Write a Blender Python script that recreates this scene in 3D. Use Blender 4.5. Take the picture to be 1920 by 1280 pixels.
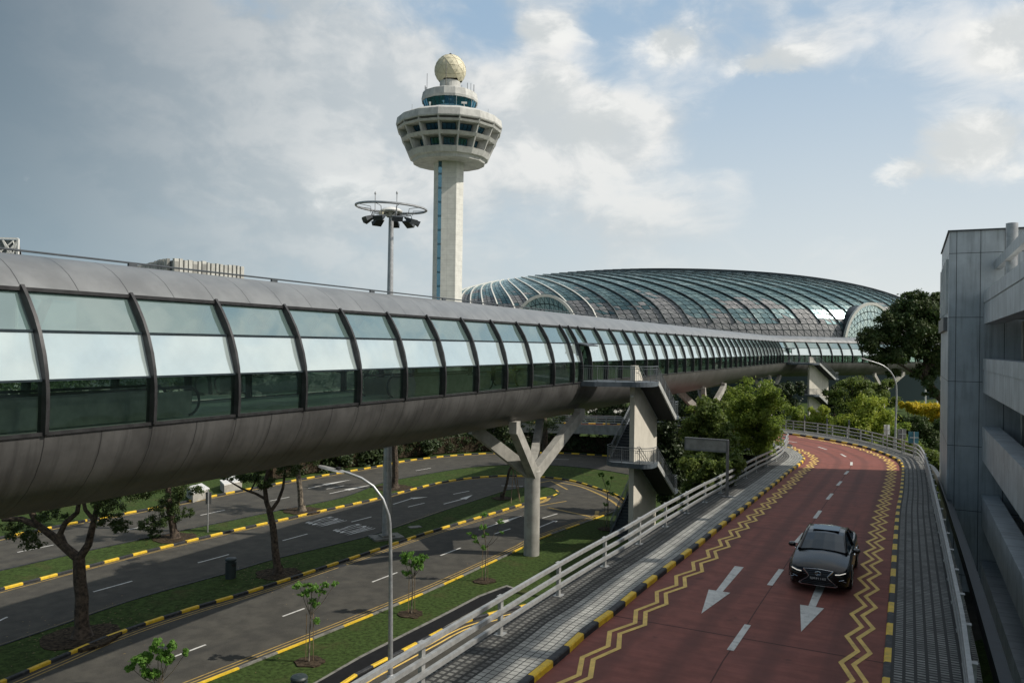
import bpy, math, random
import numpy as np
from mathutils import Vector, Matrix
random.seed(7)
rng = np.random.default_rng(11)
SC = bpy.context.scene
for _o in list(bpy.data.objects): bpy.data.objects.remove(_o)
R_ = math.radians

# ------------------------------------------------------------------ camera, sky, sun
CZ = 13.4                      # eye height above the lower roads
FPX = 1493.0                   # focal length in pixels of the 1920 px wide photograph
rho, pit = 0.014, math.atan(7 / 1493)
cF = Vector((0, math.cos(pit), math.sin(pit)))
cR = Vector((math.cos(rho), 0, math.sin(rho)))
cR = (cR - cF * cR.dot(cF)).normalized()
cU = cR.cross(cF)
cam_d = bpy.data.cameras.new("camera"); cam = bpy.data.objects.new("camera", cam_d)
SC.collection.objects.link(cam); SC.camera = cam
m = Matrix((cR, cU, -cF)).transposed().to_4x4(); m.translation = Vector((0, 0, CZ)); cam.matrix_world = m
cam_d.sensor_width = 36; cam_d.lens = 28.0; cam_d.clip_start = 0.1; cam_d.clip_end = 6000

SC.view_settings.view_transform = 'Standard'; SC.view_settings.look = 'None'
SC.view_settings.exposure = 0.0; SC.view_settings.gamma = 1.0
SUN_EL, SUN_AZ = R_(41.5), R_(96)          # azimuth clockwise from +Y
sd = Vector((math.sin(SUN_AZ) * math.cos(SUN_EL), math.cos(SUN_AZ) * math.cos(SUN_EL), math.sin(SUN_EL)))
sl = bpy.data.lights.new("sun", 'SUN'); sl.energy = 4.2; sl.angle = R_(0.6); sl.color = (1, .93, .82)
so = bpy.data.objects.new("sun", sl); SC.collection.objects.link(so)
so.rotation_euler = sd.to_track_quat('Z', 'Y').to_euler(); so.location = (60, 0, 80)

W = bpy.data.worlds.new("World"); SC.world = W; W.use_nodes = True
nt = W.node_tree; nt.nodes.clear()
class NB:
    def __init__(s, tree): s.t = tree
    def n(s, typ, **kw):
        x = s.t.nodes.new(typ)
        for k, v in kw.items(): setattr(x, k, v)
        return x
    def put(s, sock, v):
        if v is None: return
        if hasattr(v, 'links') or isinstance(v, bpy.types.NodeSocket): s.t.links.new(v, sock)
        else:
            try: sock.default_value = v
            except Exception: sock.default_value = (v, v, v)
    def m(s, op, a, b=None, c=None):
        x = s.n('ShaderNodeMath', operation=op)
        s.put(x.inputs[0], a); s.put(x.inputs[1], b)
        if c is not None: s.put(x.inputs[2], c)
        return x.outputs[0]
    def mix(s, f, a, b, mode='MIX'):
        x = s.n('ShaderNodeMix', data_type='RGBA', blend_type=mode)
        s.put(x.inputs[0], f)
        for i, v in ((6, a), (7, b)):
            if isinstance(v, tuple) and len(v) == 3: v = v + (1,)
            s.put(x.inputs[i], v)
        return x.outputs[2]
    def ramp(s, f, lo, hi, smooth=True):
        x = s.n('ShaderNodeMapRange', interpolation_type='SMOOTHSTEP' if smooth else 'LINEAR')
        s.put(x.inputs[0], f); s.put(x.inputs[1], lo); s.put(x.inputs[2], hi)
        return x.outputs[0]
    def noise(s, vec, scale, detail=4, rough=.55, dist=0.0, dim='3D'):
        x = s.n('ShaderNodeTexNoise', noise_dimensions=dim)
        if vec is not None: s.put(x.inputs['Vector'], vec)
        x.inputs['Scale'].default_value = scale; x.inputs['Detail'].default_value = detail
        x.inputs['Roughness'].default_value = rough; x.inputs['Distortion'].default_value = dist
        return x.outputs['Fac']
    def comb(s, x, y, z):
        c = s.n('ShaderNodeCombineXYZ'); s.put(c.inputs[0], x); s.put(c.inputs[1], y); s.put(c.inputs[2], z)
        return c.outputs[0]
    def sep(s, v):
        c = s.n('ShaderNodeSeparateXYZ'); s.put(c.inputs[0], v); return c.outputs
B = NB(nt)
sky = B.n('ShaderNodeTexSky', sky_type='NISHITA', sun_disc=False)
sky.sun_elevation = SUN_EL; sky.sun_rotation = SUN_AZ; sky.air_density = 1.0; sky.dust_density = 1.6; sky.ozone_density = 1.2
tc = B.n('ShaderNodeTexCoord')
dx, dy, dz = B.sep(tc.outputs['Generated'])
az = B.m('ARCTAN2', dx, dy)
hor = B.m('SQRT', B.m('ADD', B.m('MULTIPLY', dx, dx), B.m('MULTIPLY', dy, dy)))
el = B.m('ARCTAN2', dz, hor)
# cloud coordinates: the direction on the sky, squeezed towards the horizon
elc = B.m('ADD', B.m('MULTIPLY', el, 1.55), 0.02)
cv = B.comb(az, elc, 0.37)
warp = B.noise(cv, 5.0, 3, .5)
cv2 = B.comb(B.m('ADD', az, B.m('MULTIPLY', B.m('SUBTRACT', warp, .5), .16)), B.m('ADD', elc, B.m('MULTIPLY', B.m('SUBTRACT', B.noise(cv, 6.5, 3, .5), .5), .10)), 0.37)
n1 = B.noise(cv2, 4.6, 9, .60)
n2 = B.noise(cv2, 1.9, 3, .5)
def blob(px, py, sx, sy, amp):
    a = math.atan((px - 960) / FPX); e = math.atan((647 - py) / FPX * math.cos(a))
    sa, se = sx / FPX, sy / FPX
    ax_, ay_ = B.m('SUBTRACT', az, a), B.m('SUBTRACT', el, e)
    q = B.m('ADD', B.m('MULTIPLY', B.m('MULTIPLY', ax_, ax_), -1 / sa ** 2), B.m('MULTIPLY', B.m('MULTIPLY', ay_, ay_), -1 / se ** 2))
    return B.m('MULTIPLY', B.m('EXPONENT', q), amp)
def total(l):
    t = l[0]
    for x in l[1:]: t = B.m('ADD', t, x)
    return t
bias = total([blob(60, 230, 560, 420, .30), blob(1060, 250, 170, 90, .24), blob(1200, 250, 110, 70, .12), blob(640, 180, 220, 130, .16), blob(620, 370, 150, 70, .12),
              blob(1800, 275, 130, 60, .28), blob(1880, 60, 110, 60, .16), blob(1245, 80, 100, 50, .17), blob(1430, 105, 110, 35, .16), blob(1600, 40, 120, 30, .06), blob(1390, 320, 50, 30, .14), blob(1005, 55, 80, 45, .17),
              blob(1500, 240, 260, 150, -.17), blob(860, 20, 170, 80, -.16), blob(1180, 130, 90, 50, -.12), blob(560, 330, 60, 80, -.05), blob(1120, 100, 60, 60, -.12), blob(1350, 20, 300, 60, -.05), blob(930, 90, 70, 60, -.10), B.m('MULTIPLY', B.ramp(B.m('ABSOLUTE', az), .75, 1.3), .16), B.m('MULTIPLY', B.ramp(el, .5, .9), .14)])
dens = B.m('ADD', B.m('ADD', B.m('MULTIPLY', n1, .75), B.m('MULTIPLY', n2, .25)), bias)
cov = B.m('MULTIPLY', B.ramp(dens, .44, .66), B.m('SUBTRACT', 1.0, B.m('MULTIPLY', B.ramp(az, -.1, .5), .12)))
# light and dark clumps inside the clouds: the same noise looked up towards the sun
cvs = B.comb(B.m('ADD', az, .030), B.m('ADD', elc, .035), 0.37)
warp2 = B.noise(cvs, 5.0, 3, .5)
cvs2 = B.comb(B.m('ADD', B.m('ADD', az, .030), B.m('MULTIPLY', B.m('SUBTRACT', warp2, .5), .16)), B.m('ADD', B.m('ADD', elc, .035), B.m('MULTIPLY', B.m('SUBTRACT', B.noise(cvs, 6.5, 3, .5), .5), .10)), 0.37)
n3 = B.noise(cvs2, 4.6, 9, .60)
shade = B.ramp(B.m('SUBTRACT', n1, n3), -.10, .10)
bright = total([blob(1100, 240, 260, 150, .35), blob(1800, 230, 200, 90, .5), blob(620, 370, 260, 90, .25), blob(1880, 60, 150, 90, .4), blob(1240, 75, 120, 60, .4), B.m('MULTIPLY', B.ramp(az, -.75, 1.3), .55), .05])
cl_f = B.m('MINIMUM', B.m('MULTIPLY', B.m('ADD', .35, B.m('MULTIPLY', shade, 1.0)), B.m('ADD', bright, .3)), 1.0)
cloud = B.mix(cl_f, (4.1, 4.6, 5.0), (8.1, 8.0, 7.8))
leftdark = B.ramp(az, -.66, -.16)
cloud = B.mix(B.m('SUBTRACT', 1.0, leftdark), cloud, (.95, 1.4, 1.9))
skyc = B.mix(.85, sky.outputs[0], B.mix(B.ramp(el, .08, .42), (4.7, 5.7, 6.5), (2.9, 4.35, 6.0)))
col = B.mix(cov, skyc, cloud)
# heaped clouds with crisp sunlit tops
n4 = B.noise(cv2, 9.0, 8, .62); n5 = B.noise(cvs2, 9.0, 8, .62)
heaps = [(1015, 185, 60, 42), (1095, 245, 95, 48), (655, 372, 80, 26), (1795, 265, 115, 52), (1715, 310, 70, 28), (1255, 78, 52, 34), (1005, 52, 70, 26), (1435, 108, 70, 20), (1890, 60, 80, 50)]
hb = None
for (px_, py_, sx_, sy_) in heaps:
    g_ = blob(px_, py_, sx_ * 1.25, sy_ * 1.35, 1.0); hb = g_ if hb is None else B.m('MAXIMUM', hb, g_)
hd = B.m('ADD', B.m('MULTIPLY', hb, .56), B.m('MULTIPLY', B.m('SUBTRACT', n4, .5), 1.25))
hcov = B.m('MULTIPLY', B.ramp(hd, .22, .46), .8)
hl = B.ramp(B.m('ADD', B.m('SUBTRACT', n4, n5), B.m('MULTIPLY', B.m('SUBTRACT', hb, .5), -.10)), -.10, .12)
col = B.mix(hcov, col, B.mix(hl, (5.4, 5.7, 5.8), (8.5, 8.45, 8.2)))
hz = B.m('EXPONENT', B.m('MULTIPLY', B.m('ABSOLUTE', el), -5.0))
hazecol = B.mix(B.ramp(az, -.55, .5), (3.2, 4.2, 4.7), (7.2, 7.4, 7.2))
col = B.mix(B.m('MULTIPLY', hz, .93), col, hazecol)
bg = B.n('ShaderNodeBackground'); B.put(bg.inputs[0], col); bg.inputs[1].default_value = 0.112
wo = B.n('ShaderNodeOutputWorld'); nt.links.new(bg.outputs[0], wo.inputs[0])

# ------------------------------------------------------------------ measuring helpers
def ray(px, py):
    return cF + cR * ((px - 960) / FPX) + cU * (-(py - 640) / FPX)
def G(px, py, z=0.0):                      # where a sight line meets the level z
    d = ray(px, py); t = (z - CZ) / d.z
    return Vector((d.x * t, d.y * t, z))
def AT(px, py, Y):                         # where a sight line meets the distance Y
    d = ray(px, py); t = Y / d.y
    return Vector((d.x * t, Y, CZ + d.z * t))
def Hr0(Y):
    if Y < 31: return 7.5
    if Y < 54: return 7.5 + .036 * (Y - 31)
    if Y < 87: return 8.328 + .02 * (Y - 54)
    return 8.988 + .077 * min(Y - 87, 30)
def Hr(Y): return (Hr0(Y - 4) + Hr0(Y - 2) + Hr0(Y) + Hr0(Y + 2) + Hr0(Y + 4)) / 5
def zr(Y): return CZ - Hr(Y)
def RP(px, py, up=0.0):                    # where a sight line meets the ramp (raised by up)
    d = ray(px, py); k = -d.z / d.y; lo, hi = 5.0, 200.0
    for _ in range(50):
        mid = (lo + hi) / 2
        if (Hr(mid) - up) / mid > k: lo = mid
        else: hi = mid
    return Vector((d.x / d.y * lo, lo, zr(lo) + up))
SN, CS = 0.4462, 0.8949                    # shared axis of bridge, ramp and car park
def PQ(p, q, z=0.0): return Vector((SN * p + CS * q, CS * p - SN * q, z))

# ------------------------------------------------------------------ materials
MATS = {}
def mat(name, col, rough=.7, metal=0.0, var=.12, scale=3.0, bump=0.0, bscale=40, spec=.5, coat=0.0, cfun=None, detail=5):
    if name in MATS: return MATS[name]
    mt = bpy.data.materials.new(name); mt.use_nodes = True; t = mt.node_tree
    b = NB(t); p = t.nodes['Principled BSDF']
    co = b.n('ShaderNodeTexCoord')
    base = tuple(col) + (1,)
    nz = b.noise(co.outputs['Object'], scale, detail, .6)
    dark = tuple(c * (1 - var * 1.6) for c in col) + (1,); lite = tuple(min(1, c * (1 + var * 1.3)) for c in col) + (1,)
    c = b.mix(b.ramp(nz, .3, .7), dark, lite)
    if cfun: c = cfun(b, co, c)
    b.put(p.inputs['Base Color'], c)
    b.put(p.inputs['Roughness'], b.m('ADD', rough - .06, b.m('MULTIPLY', nz, .12)))
    p.inputs['Metallic'].default_value = metal; p.inputs['Specular IOR Level'].default_value = spec
    p.inputs['Coat Weight'].default_value = coat
    if bump:
        bn = b.n('ShaderNodeBump'); bn.inputs['Strength'].default_value = bump; bn.inputs['Distance'].default_value = .03
        b.put(bn.inputs['Height'], b.noise(co.outputs['Object'], bscale, 3, .6)); t.links.new(bn.outputs[0], p.inputs['Normal'])
    MATS[name] = mt; return mt
def uvxy(b, co): return b.sep(co.outputs['UV'])
def lines(b, v, period, width, off=0.0):   # 1 on the lines of a regular joint pattern
    f = b.m('FRACT', b.m('DIVIDE', b.m('ADD', v, off), period))
    return b.m('LESS_THAN', f, width / period)
def joints(pu, pv, w, dark=.35, ou=0, ov=0, streak=0.0):
    def f(b, co, c):
        u, v, _ = uvxy(b, co)
        l = lines(b, u, pu, w, ou) if pu else None
        if pv:
            l2 = lines(b, v, pv, w, ov); l = b.m('MAXIMUM', l, l2) if l is not None else l2
        if streak:
            sn = b.noise(b.comb(b.m('MULTIPLY', u, 2.2), b.m('MULTIPLY', v, .12), 0), 1.6, 5, .65)
            c = b.mix(b.m('MULTIPLY', b.ramp(sn, .45, .75), streak), c, tuple([.02, .02, .02, 1]))
        return b.mix(b.m('MULTIPLY', l, 1 - dark), c, (.01, .01, .012, 1))
    return f
def asphalt_f(b, co, c):
    big = b.noise(co.outputs['Object'], .35, 6, .65)
    c = b.mix(b.m('MULTIPLY', b.ramp(big, .40, .72), .5), c, (.032, .030, .026, 1))
    fine = b.noise(co.outputs['Object'], 26, 2, .7)
    c = b.mix(b.m('MULTIPLY', b.ramp(fine, .35, .8), .35), c, (.12, .118, .11, 1))
    sx, sy, _ = b.sep(co.outputs['Object'])
    rot = b.comb(b.m('MULTIPLY', b.m('SUBTRACT', b.m('MULTIPLY', sx, .83), b.m('MULTIPLY', sy, .56)), 1.1), b.m('MULTIPLY', b.m('ADD', b.m('MULTIPLY', sx, .56), b.m('MULTIPLY', sy, .83)), .06), 0)
    st = b.noise(rot, 1.0, 5, .6)
    return b.mix(b.m('MULTIPLY', b.ramp(st, .5, .8), .5), c, (.026, .026, .026, 1))
def ramp_f(b, co, c):
    u, v, _ = uvxy(b, co)
    st = b.noise(b.comb(b.m('MULTIPLY', u, .28), b.m('MULTIPLY', v, 3.2), 0), 1.3, 6, .65)
    c = b.mix(b.m('MULTIPLY', b.ramp(st, .38, .75), .55), c, (.145, .046, .034, 1))
    st2 = b.noise(b.comb(b.m('MULTIPLY', u, 2.0), b.m('MULTIPLY', v, .10), 3), 1.0, 5, .6)
    c = b.mix(b.m('MULTIPLY', b.ramp(st2, .52, .8), .5), c, (.085, .042, .038, 1))
    patch = b.noise(co.outputs['Object'], .22, 5, .6)
    c = b.mix(b.m('MULTIPLY', b.ramp(patch, .45, .7), .35), c, (.21, .085, .078, 1))
    wob = b.m('ADD', u, b.m('MULTIPLY', b.m('SUBTRACT', b.noise(b.comb(0, b.m('MULTIPLY', v, .06), 0), 1.0, 3, .5), .5), .5))
    tr = None
    for uc in (.95, 2.45, 4.35, 5.85):
        k = b.ramp(b.m('ABSOLUTE', b.m('SUBTRACT', wob, uc)), .38, .08); tr = k if tr is None else b.m('MAXIMUM', tr, k)
    c = b.mix(b.m('MULTIPLY', tr, b.m('ADD', .18, b.m('MULTIPLY', st2, .45))), c, (.075, .038, .034, 1))
    oil = b.ramp(b.noise(co.outputs['Object'], 2.6, 2, .5), .70, .80)
    c = b.mix(b.m('MULTIPLY', oil, .5), c, (.05, .03, .028, 1))
    l = b.m('MULTIPLY', lines(b, v, 14.0, .07), .7)
    cl = b.m('LESS_THAN', b.m('ABSOLUTE', b.m('SUBTRACT', u, 3.42)), .018)
    return b.mix(b.m('MAXIMUM', l, b.m('MULTIPLY', cl, .75)), c, (.03, .015, .015, 1))
def paver_f(pu, pv, w, patchy, light):
    def f(b, co, c):
        u, v, _ = uvxy(b, co)
        g = b.m('MAXIMUM', lines(b, u, pu, w), lines(b, v, pv, w))
        bl = b.noise(co.outputs['Object'], 1.1, 5, .65)
        if light:
            cell = b.n('ShaderNodeTexWhiteNoise', noise_dimensions='2D')
            b.put(cell.inputs[0], b.comb(b.m('FLOOR', b.m('DIVIDE', u, pu)), b.m('FLOOR', b.m('DIVIDE', v, pv)), 0))
            c = b.mix(b.m('MULTIPLY', cell.outputs[0], .35), c, (.13, .135, .13, 1))
        c = b.mix(b.m('MULTIPLY', b.ramp(bl, .40, .66), patchy), c, (.045, .045, .043, 1))
        return b.mix(g, c, (.028, .028, .027, 1))
    return f
def grass_f(b, co, c):
    big = b.noise(co.outputs['Object'], .5, 6, .62)
    c = b.mix(b.m('MULTIPLY', b.ramp(big, .52, .74), .6), c, (.075, .062, .030, 1))
    fine = b.noise(co.outputs['Object'], 14, 3, .7)
    return b.mix(b.m('MULTIPLY', b.ramp(fine, .45, .75), .6), c, (.075, .105, .026, 1))
def worn_f(amount, to=(.05, .05, .05, 1), sc=6.0):
    def f(b, co, c):
        n = b.noise(co.outputs['Object'], sc, 6, .72)
        n2_ = b.noise(co.outputs['Object'], sc * 6, 3, .7)
        k = b.m('MAXIMUM', b.ramp(n, .50, .68), b.m('MULTIPLY', b.ramp(n2_, .55, .7), .5))
        return b.mix(b.m('MULTIPLY', k, amount), c, to)
    return f
def stain_f(amount, to=(.06, .06, .055, 1)):
    def f(b, co, c):
        x, y, z = b.sep(co.outputs['Object'])
        n = b.noise(b.comb(b.m('MULTIPLY', x, 1.6), b.m('MULTIPLY', y, 1.6), b.m('MULTIPLY', z, .22)), 1.0, 6, .68)
        return b.mix(b.m('MULTIPLY', b.ramp(n, .48, .72), amount), c, to)
    return f
M_asph = mat('asphalt', (.060, .056, .046), .88, var=.2, scale=1.2, bump=.25, bscale=60, cfun=asphalt_f, spec=.3)
M_red = mat('red_road_coating', (.235, .086, .068), .76, var=.12, scale=2.0, bump=.12, bscale=40, cfun=ramp_f, spec=.2)
M_pavL = mat('light_pavers', (.34, .34, .315), .8, var=.12, cfun=paver_f(.2, .2, .028, .35, True))
M_pavD = mat('dark_pavers', (.17, .168, .155), .85, var=.3, scale=4, cfun=paver_f(.2, .2, .075, .75, True))
M_pavR = mat('ribbed_pavers', (.26, .26, .245), .82, var=.2, scale=2.5, cfun=paver_f(.24, .16, .07, .45, True))
M_grass = mat('grass', (.040, .066, .018), .95, var=.35, scale=5, bump=.8, bscale=30, cfun=grass_f, spec=.1)
M_soil = mat('soil', (.050, .038, .026), .95, var=.4, scale=6, bump=.9, bscale=12, spec=.1)
M_kb = mat('kerb_black', (.016, .018, .022), .7, var=.3, scale=4, cfun=worn_f(.6, (.09, .09, .085, 1), 5))
M_ky = mat('kerb_yellow', (.72, .47, .025), .6, var=.10, scale=4, cfun=worn_f(.38, (.14, .11, .05, 1), 7))
M_kg = mat('kerb_concrete', (.19, .185, .165), .85, var=.3, scale=3, cfun=worn_f(.6, (.06, .06, .05, 1), 3))
M_yl = mat('yellow_road_paint', (.74, .50, .13), .7, var=.10, cfun=worn_f(.35, (.22, .12, .06, 1), 8))
M_yl2 = mat('faded_yellow_line', (.40, .27, .07), .75, var=.15, cfun=worn_f(.7, (.09, .07, .045, 1), 4))
M_wl = mat('white_road_paint', (.60, .59, .56), .7, var=.08, cfun=worn_f(.5, (.14, .13, .12, 1), 5))
M_conc = mat('concrete', (.34, .33, .30), .85, var=.12, scale=1.5, cfun=stain_f(.35))
M_towc = mat('tower_concrete', (.52, .52, .50), .8, var=.1, scale=.6, cfun=stain_f(.30, (.15, .15, .14, 1)))
M_shaft = mat('tower_mosaic_tiles', (.64, .64, .60), .75, var=.06, scale=.8, cfun=joints(1.6, 1.15, .05, .72))
M_cream = mat('cream_radome', (.66, .61, .45), .6, var=.04)
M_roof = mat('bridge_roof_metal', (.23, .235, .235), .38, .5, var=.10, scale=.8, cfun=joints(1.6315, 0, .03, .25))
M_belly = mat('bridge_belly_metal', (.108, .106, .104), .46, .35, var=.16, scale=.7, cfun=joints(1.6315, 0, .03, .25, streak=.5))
M_rib = mat('rib_metal', (.050, .050, .052), .45, .6, var=.15)
M_rail = mat('galvanised_rail', (.37, .375, .37), .42, .4, var=.10, scale=5, cfun=worn_f(.3, (.16, .16, .15, 1), 9))
M_pole = mat('galvanised_pole', (.42, .43, .44), .4, .5, var=.12, scale=3)
M_dkmet = mat('dark_grey_metal', (.07, .08, .09), .5, .4, var=.1)
M_deckg = mat('blue_grey_paint', (.085, .105, .125), .55, 0, var=.12, cfun=stain_f(.3, (.04, .045, .05, 1)))
M_stairw = mat('stair_wall_plaster', (.58, .55, .48), .85, var=.05, scale=1.2, cfun=stain_f(.22, (.30, .27, .22, 1)))
M_black = mat('black_rubber', (.012, .012, .013), .6, var=.2)
M_panel = mat('car_park_panels', (.50, .54, .565), .45, .1, var=.08, scale=.7, cfun=joints(1.17, 3.6, .035, .15, ou=.82, ov=2.1, streak=.4))
M_parap = mat('parapet_panels', (.50, .53, .55), .5, .1, var=.10, scale=.8, cfun=joints(1.6, 3.0, .03, .2, ov=1.0, streak=.3))
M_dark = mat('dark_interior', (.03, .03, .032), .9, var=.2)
M_bark = mat('bark', (.075, .055, .040), .9, var=.45, scale=6, bump=.8, bscale=14, cfun=stain_f(.4, (.03, .025, .02, 1)))
M_barkp = mat('pale_bark', (.15, .125, .095), .9, var=.5, scale=5, bump=.8, bscale=14)
M_wood = mat('wooden_stake', (.20, .14, .08), .85, var=.2)
M_white = mat('white_paint', (.70, .70, .68), .5, var=.05, cfun=worn_f(.2, (.35, .34, .31, 1), 2))
M_signg = mat('sign_back_grey', (.20, .20, .20), .5, .3, var=.08)
M_blue = mat('blue_sign_panel', (.03, .13, .18), .5, var=.08)
M_bin = mat('dark_green_plastic', (.022, .034, .036), .5, var=.1)
M_frame = mat('window_frame_metal', (.035, .05, .06), .4, .4, var=.1)
M_mull = mat('dome_mullion', (.04, .045, .05), .5, .4, var=.1)
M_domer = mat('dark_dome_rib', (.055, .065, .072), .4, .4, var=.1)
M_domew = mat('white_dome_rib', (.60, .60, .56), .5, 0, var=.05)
M_ochre = mat('ochre_panel', (.20, .13, .04), .6, var=.1)
M_red2 = mat('terracotta', (.35, .09, .05), .7, var=.15)

def leafmat(name, c1, c2, c3=None, trans=.35, rough=.55):
    mt = bpy.data.materials.new(name); mt.use_nodes = True; t = mt.node_tree; t.nodes.clear(); b = NB(t)
    geo = b.n('ShaderNodeNewGeometry'); co = b.n('ShaderNodeTexCoord')
    r = geo.outputs['Random Per Island']
    c = b.mix(r, tuple(c1) + (1,), tuple(c2) + (1,))
    big = b.ramp(b.noise(co.outputs['Object'], .9, 4, .6), .35, .68)
    c = b.mix(b.m('MULTIPLY', big, .55), c, tuple(c3 or c2) + (1,))
    p = b.n('ShaderNodeBsdfPrincipled'); b.put(p.inputs['Base Color'], c); p.inputs['Roughness'].default_value = rough
    p.inputs['Specular IOR Level'].default_value = .35
    tr = b.n('ShaderNodeBsdfTranslucent'); b.put(tr.inputs[0], c)
    mx = b.n('ShaderNodeMixShader'); mx.inputs[0].default_value = trans
    t.links.new(p.outputs[0], mx.inputs[1]); t.links.new(tr.outputs[0], mx.inputs[2])
    o = b.n('ShaderNodeOutputMaterial'); t.links.new(mx.outputs[0], o.inputs[0]); return mt
L_mid = leafmat('leaf_mid_green', (.12, .19, .035), (.24, .33, .05), (.30, .34, .055), .5)
L_dark = leafmat('leaf_dark_green', (.03, .06, .016), (.07, .11, .03), (.09, .11, .03), .3)
L_far = leafmat('leaf_dense_green', (.075, .125, .03), (.16, .22, .045), (.20, .23, .05), .45)
L_lime = leafmat('leaf_lime_green', (.18, .27, .035), (.34, .42, .06), (.42, .42, .06), .5)
L_yel = leafmat('leaf_yellow_blossom', (.62, .50, .03), (.80, .62, .03), (.40, .38, .04), .45)
L_sap = leafmat('leaf_sapling', (.10, .24, .04), (.22, .40, .07), (.14, .28, .06), .5)
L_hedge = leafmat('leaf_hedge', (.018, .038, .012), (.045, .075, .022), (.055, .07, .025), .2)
L_warm = leafmat('leaf_dark_rusty', (.035, .075, .020), (.070, .115, .030), (.085, .09, .028), .35)

def glassmat(name, refl, tint_t, diff, dfac, rough=.03, ptint=(.85, .95, .92), cfun=None):
    mt = bpy.data.materials.new(name); mt.use_nodes = True; t = mt.node_tree; t.nodes.clear(); b = NB(t)
    co = b.n('ShaderNodeTexCoord')
    g = b.n('ShaderNodeBsdfGlossy'); g.inputs[0].default_value = ptint + (1,); g.inputs['Roughness'].default_value = rough
    tr = b.n('ShaderNodeBsdfTransparent'); tr.inputs[0].default_value = tint_t + (1,)
    df = b.n('ShaderNodeBsdfDiffuse'); dn = b.noise(co.outputs['Object'], .9, 4, .6)
    b.put(df.inputs[0], b.mix(dn, tuple(x * .75 for x in diff) + (1,), tuple(min(1, x * 1.2) for x in diff) + (1,)))
    bn = b.n('ShaderNodeBump'); bn.inputs['Strength'].default_value = .09; bn.inputs['Distance'].default_value = .3
    b.put(bn.inputs['Height'], b.noise(co.outputs['Object'], .35, 2, .5)); t.links.new(bn.outputs[0], g.inputs['Normal'])
    m1 = b.n('ShaderNodeMixShader'); m1.inputs[0].default_value = dfac
    t.links.new(tr.outputs[0], m1.inputs[1]); t.links.new(df.outputs[0], m1.inputs[2])
    fr = b.n('ShaderNodeFresnel'); fr.inputs[0].default_value = 1.5
    m2 = b.n('ShaderNodeMixShader'); b.put(m2.inputs[0], b.m('MINIMUM', b.m('ADD', b.m('MULTIPLY', fr.outputs[0], .8), refl), 1.0))
    t.links.new(m1.outputs[0], m2.inputs[1]); t.links.new(g.outputs[0], m2.inputs[2])
    o = b.n('ShaderNodeOutputMaterial'); t.links.new(m2.outputs[0], o.inputs[0]); return mt
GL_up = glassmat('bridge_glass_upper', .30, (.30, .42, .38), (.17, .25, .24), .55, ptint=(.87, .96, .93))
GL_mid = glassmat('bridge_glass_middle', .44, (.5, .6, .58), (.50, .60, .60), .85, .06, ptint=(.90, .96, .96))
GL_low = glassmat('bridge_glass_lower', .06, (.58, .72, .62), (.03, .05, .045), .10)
GL_far = glassmat('bridge_glass_rear', .06, (.72, .84, .78), (.10, .16, .14), .08)
GL_tow = glassmat('tower_glass', .20, (.05, .12, .15), (.008, .05, .09), 1.0, .05, (.35, .70, .90))
GL_dt = glassmat('dome_glass_teal', .26, (.1, .1, .1), (.07, .13, .13), 1.0, .3, (.66, .82, .83))
GL_dl = glassmat('dome_glass_pale', .42, (.1, .1, .1), (.15, .21, .205), 1.0, .3, (.80, .95, .92))
GL_car = glassmat('car_glass', .03, (.05, .07, .08), (.010, .016, .022), .85, .02, (.8, .9, 1.0))
# dome triangles: dark joints drawn from each triangle's own coordinates
def tri_frame(mt, width=.055, col=(.02, .03, .032)):
    t = mt.node_tree; b = NB(t); co = b.n('ShaderNodeTexCoord'); u, v, _ = b.sep(co.outputs['UV'])
    w = b.m('SUBTRACT', b.m('SUBTRACT', 1.0, u), v)
    k = b.m('LESS_THAN', b.m('MINIMUM', b.m('MINIMUM', u, v), w), width)
    out = [n for n in t.nodes if n.type == 'OUTPUT_MATERIAL'][0]; src = out.inputs[0].links[0].from_socket
    d = b.n('ShaderNodeBsdfDiffuse'); d.inputs[0].default_value = col + (1,)
    mx = b.n('ShaderNodeMixShader'); b.put(mx.inputs[0], k); t.links.new(src, mx.inputs[1]); t.links.new(d.outputs[0], mx.inputs[2]); t.links.new(mx.outputs[0], out.inputs[0])
M_dg1 = mat('dome_panel_mauve', (.24, .24, .25), .6, 0, var=.06)
M_dg2 = mat('dome_panel_grey', (.31, .31, .315), .6, 0, var=.06)
GL_dd = glassmat('dome_glass_deep', .16, (.1, .1, .1), (.045, .08, .088), 1.0, .3, (.60, .85, .90))
for _m in (GL_dt, GL_dl, M_dg1, M_dg2, GL_dd): tri_frame(_m)
def emis(name, col, st):
    mt = bpy.data.materials.new(name); mt.use_nodes = True; p = mt.node_tree.nodes['Principled BSDF']
    p.inputs['Base Color'].default_value = col + (1,); p.inputs['Emission Color'].default_value = col + (1,); p.inputs['Emission Strength'].default_value = st; return mt
M_lamp = emis('headlight_strip', (1, .93, .82), .45)
M_paint = mat('black_car_paint', (.004, .0045, .005), .17, 0, var=.1, spec=.4, coat=.0)
M_chrome = mat('chrome', (.75, .75, .76), .18, 1.0, var=.03)

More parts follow.
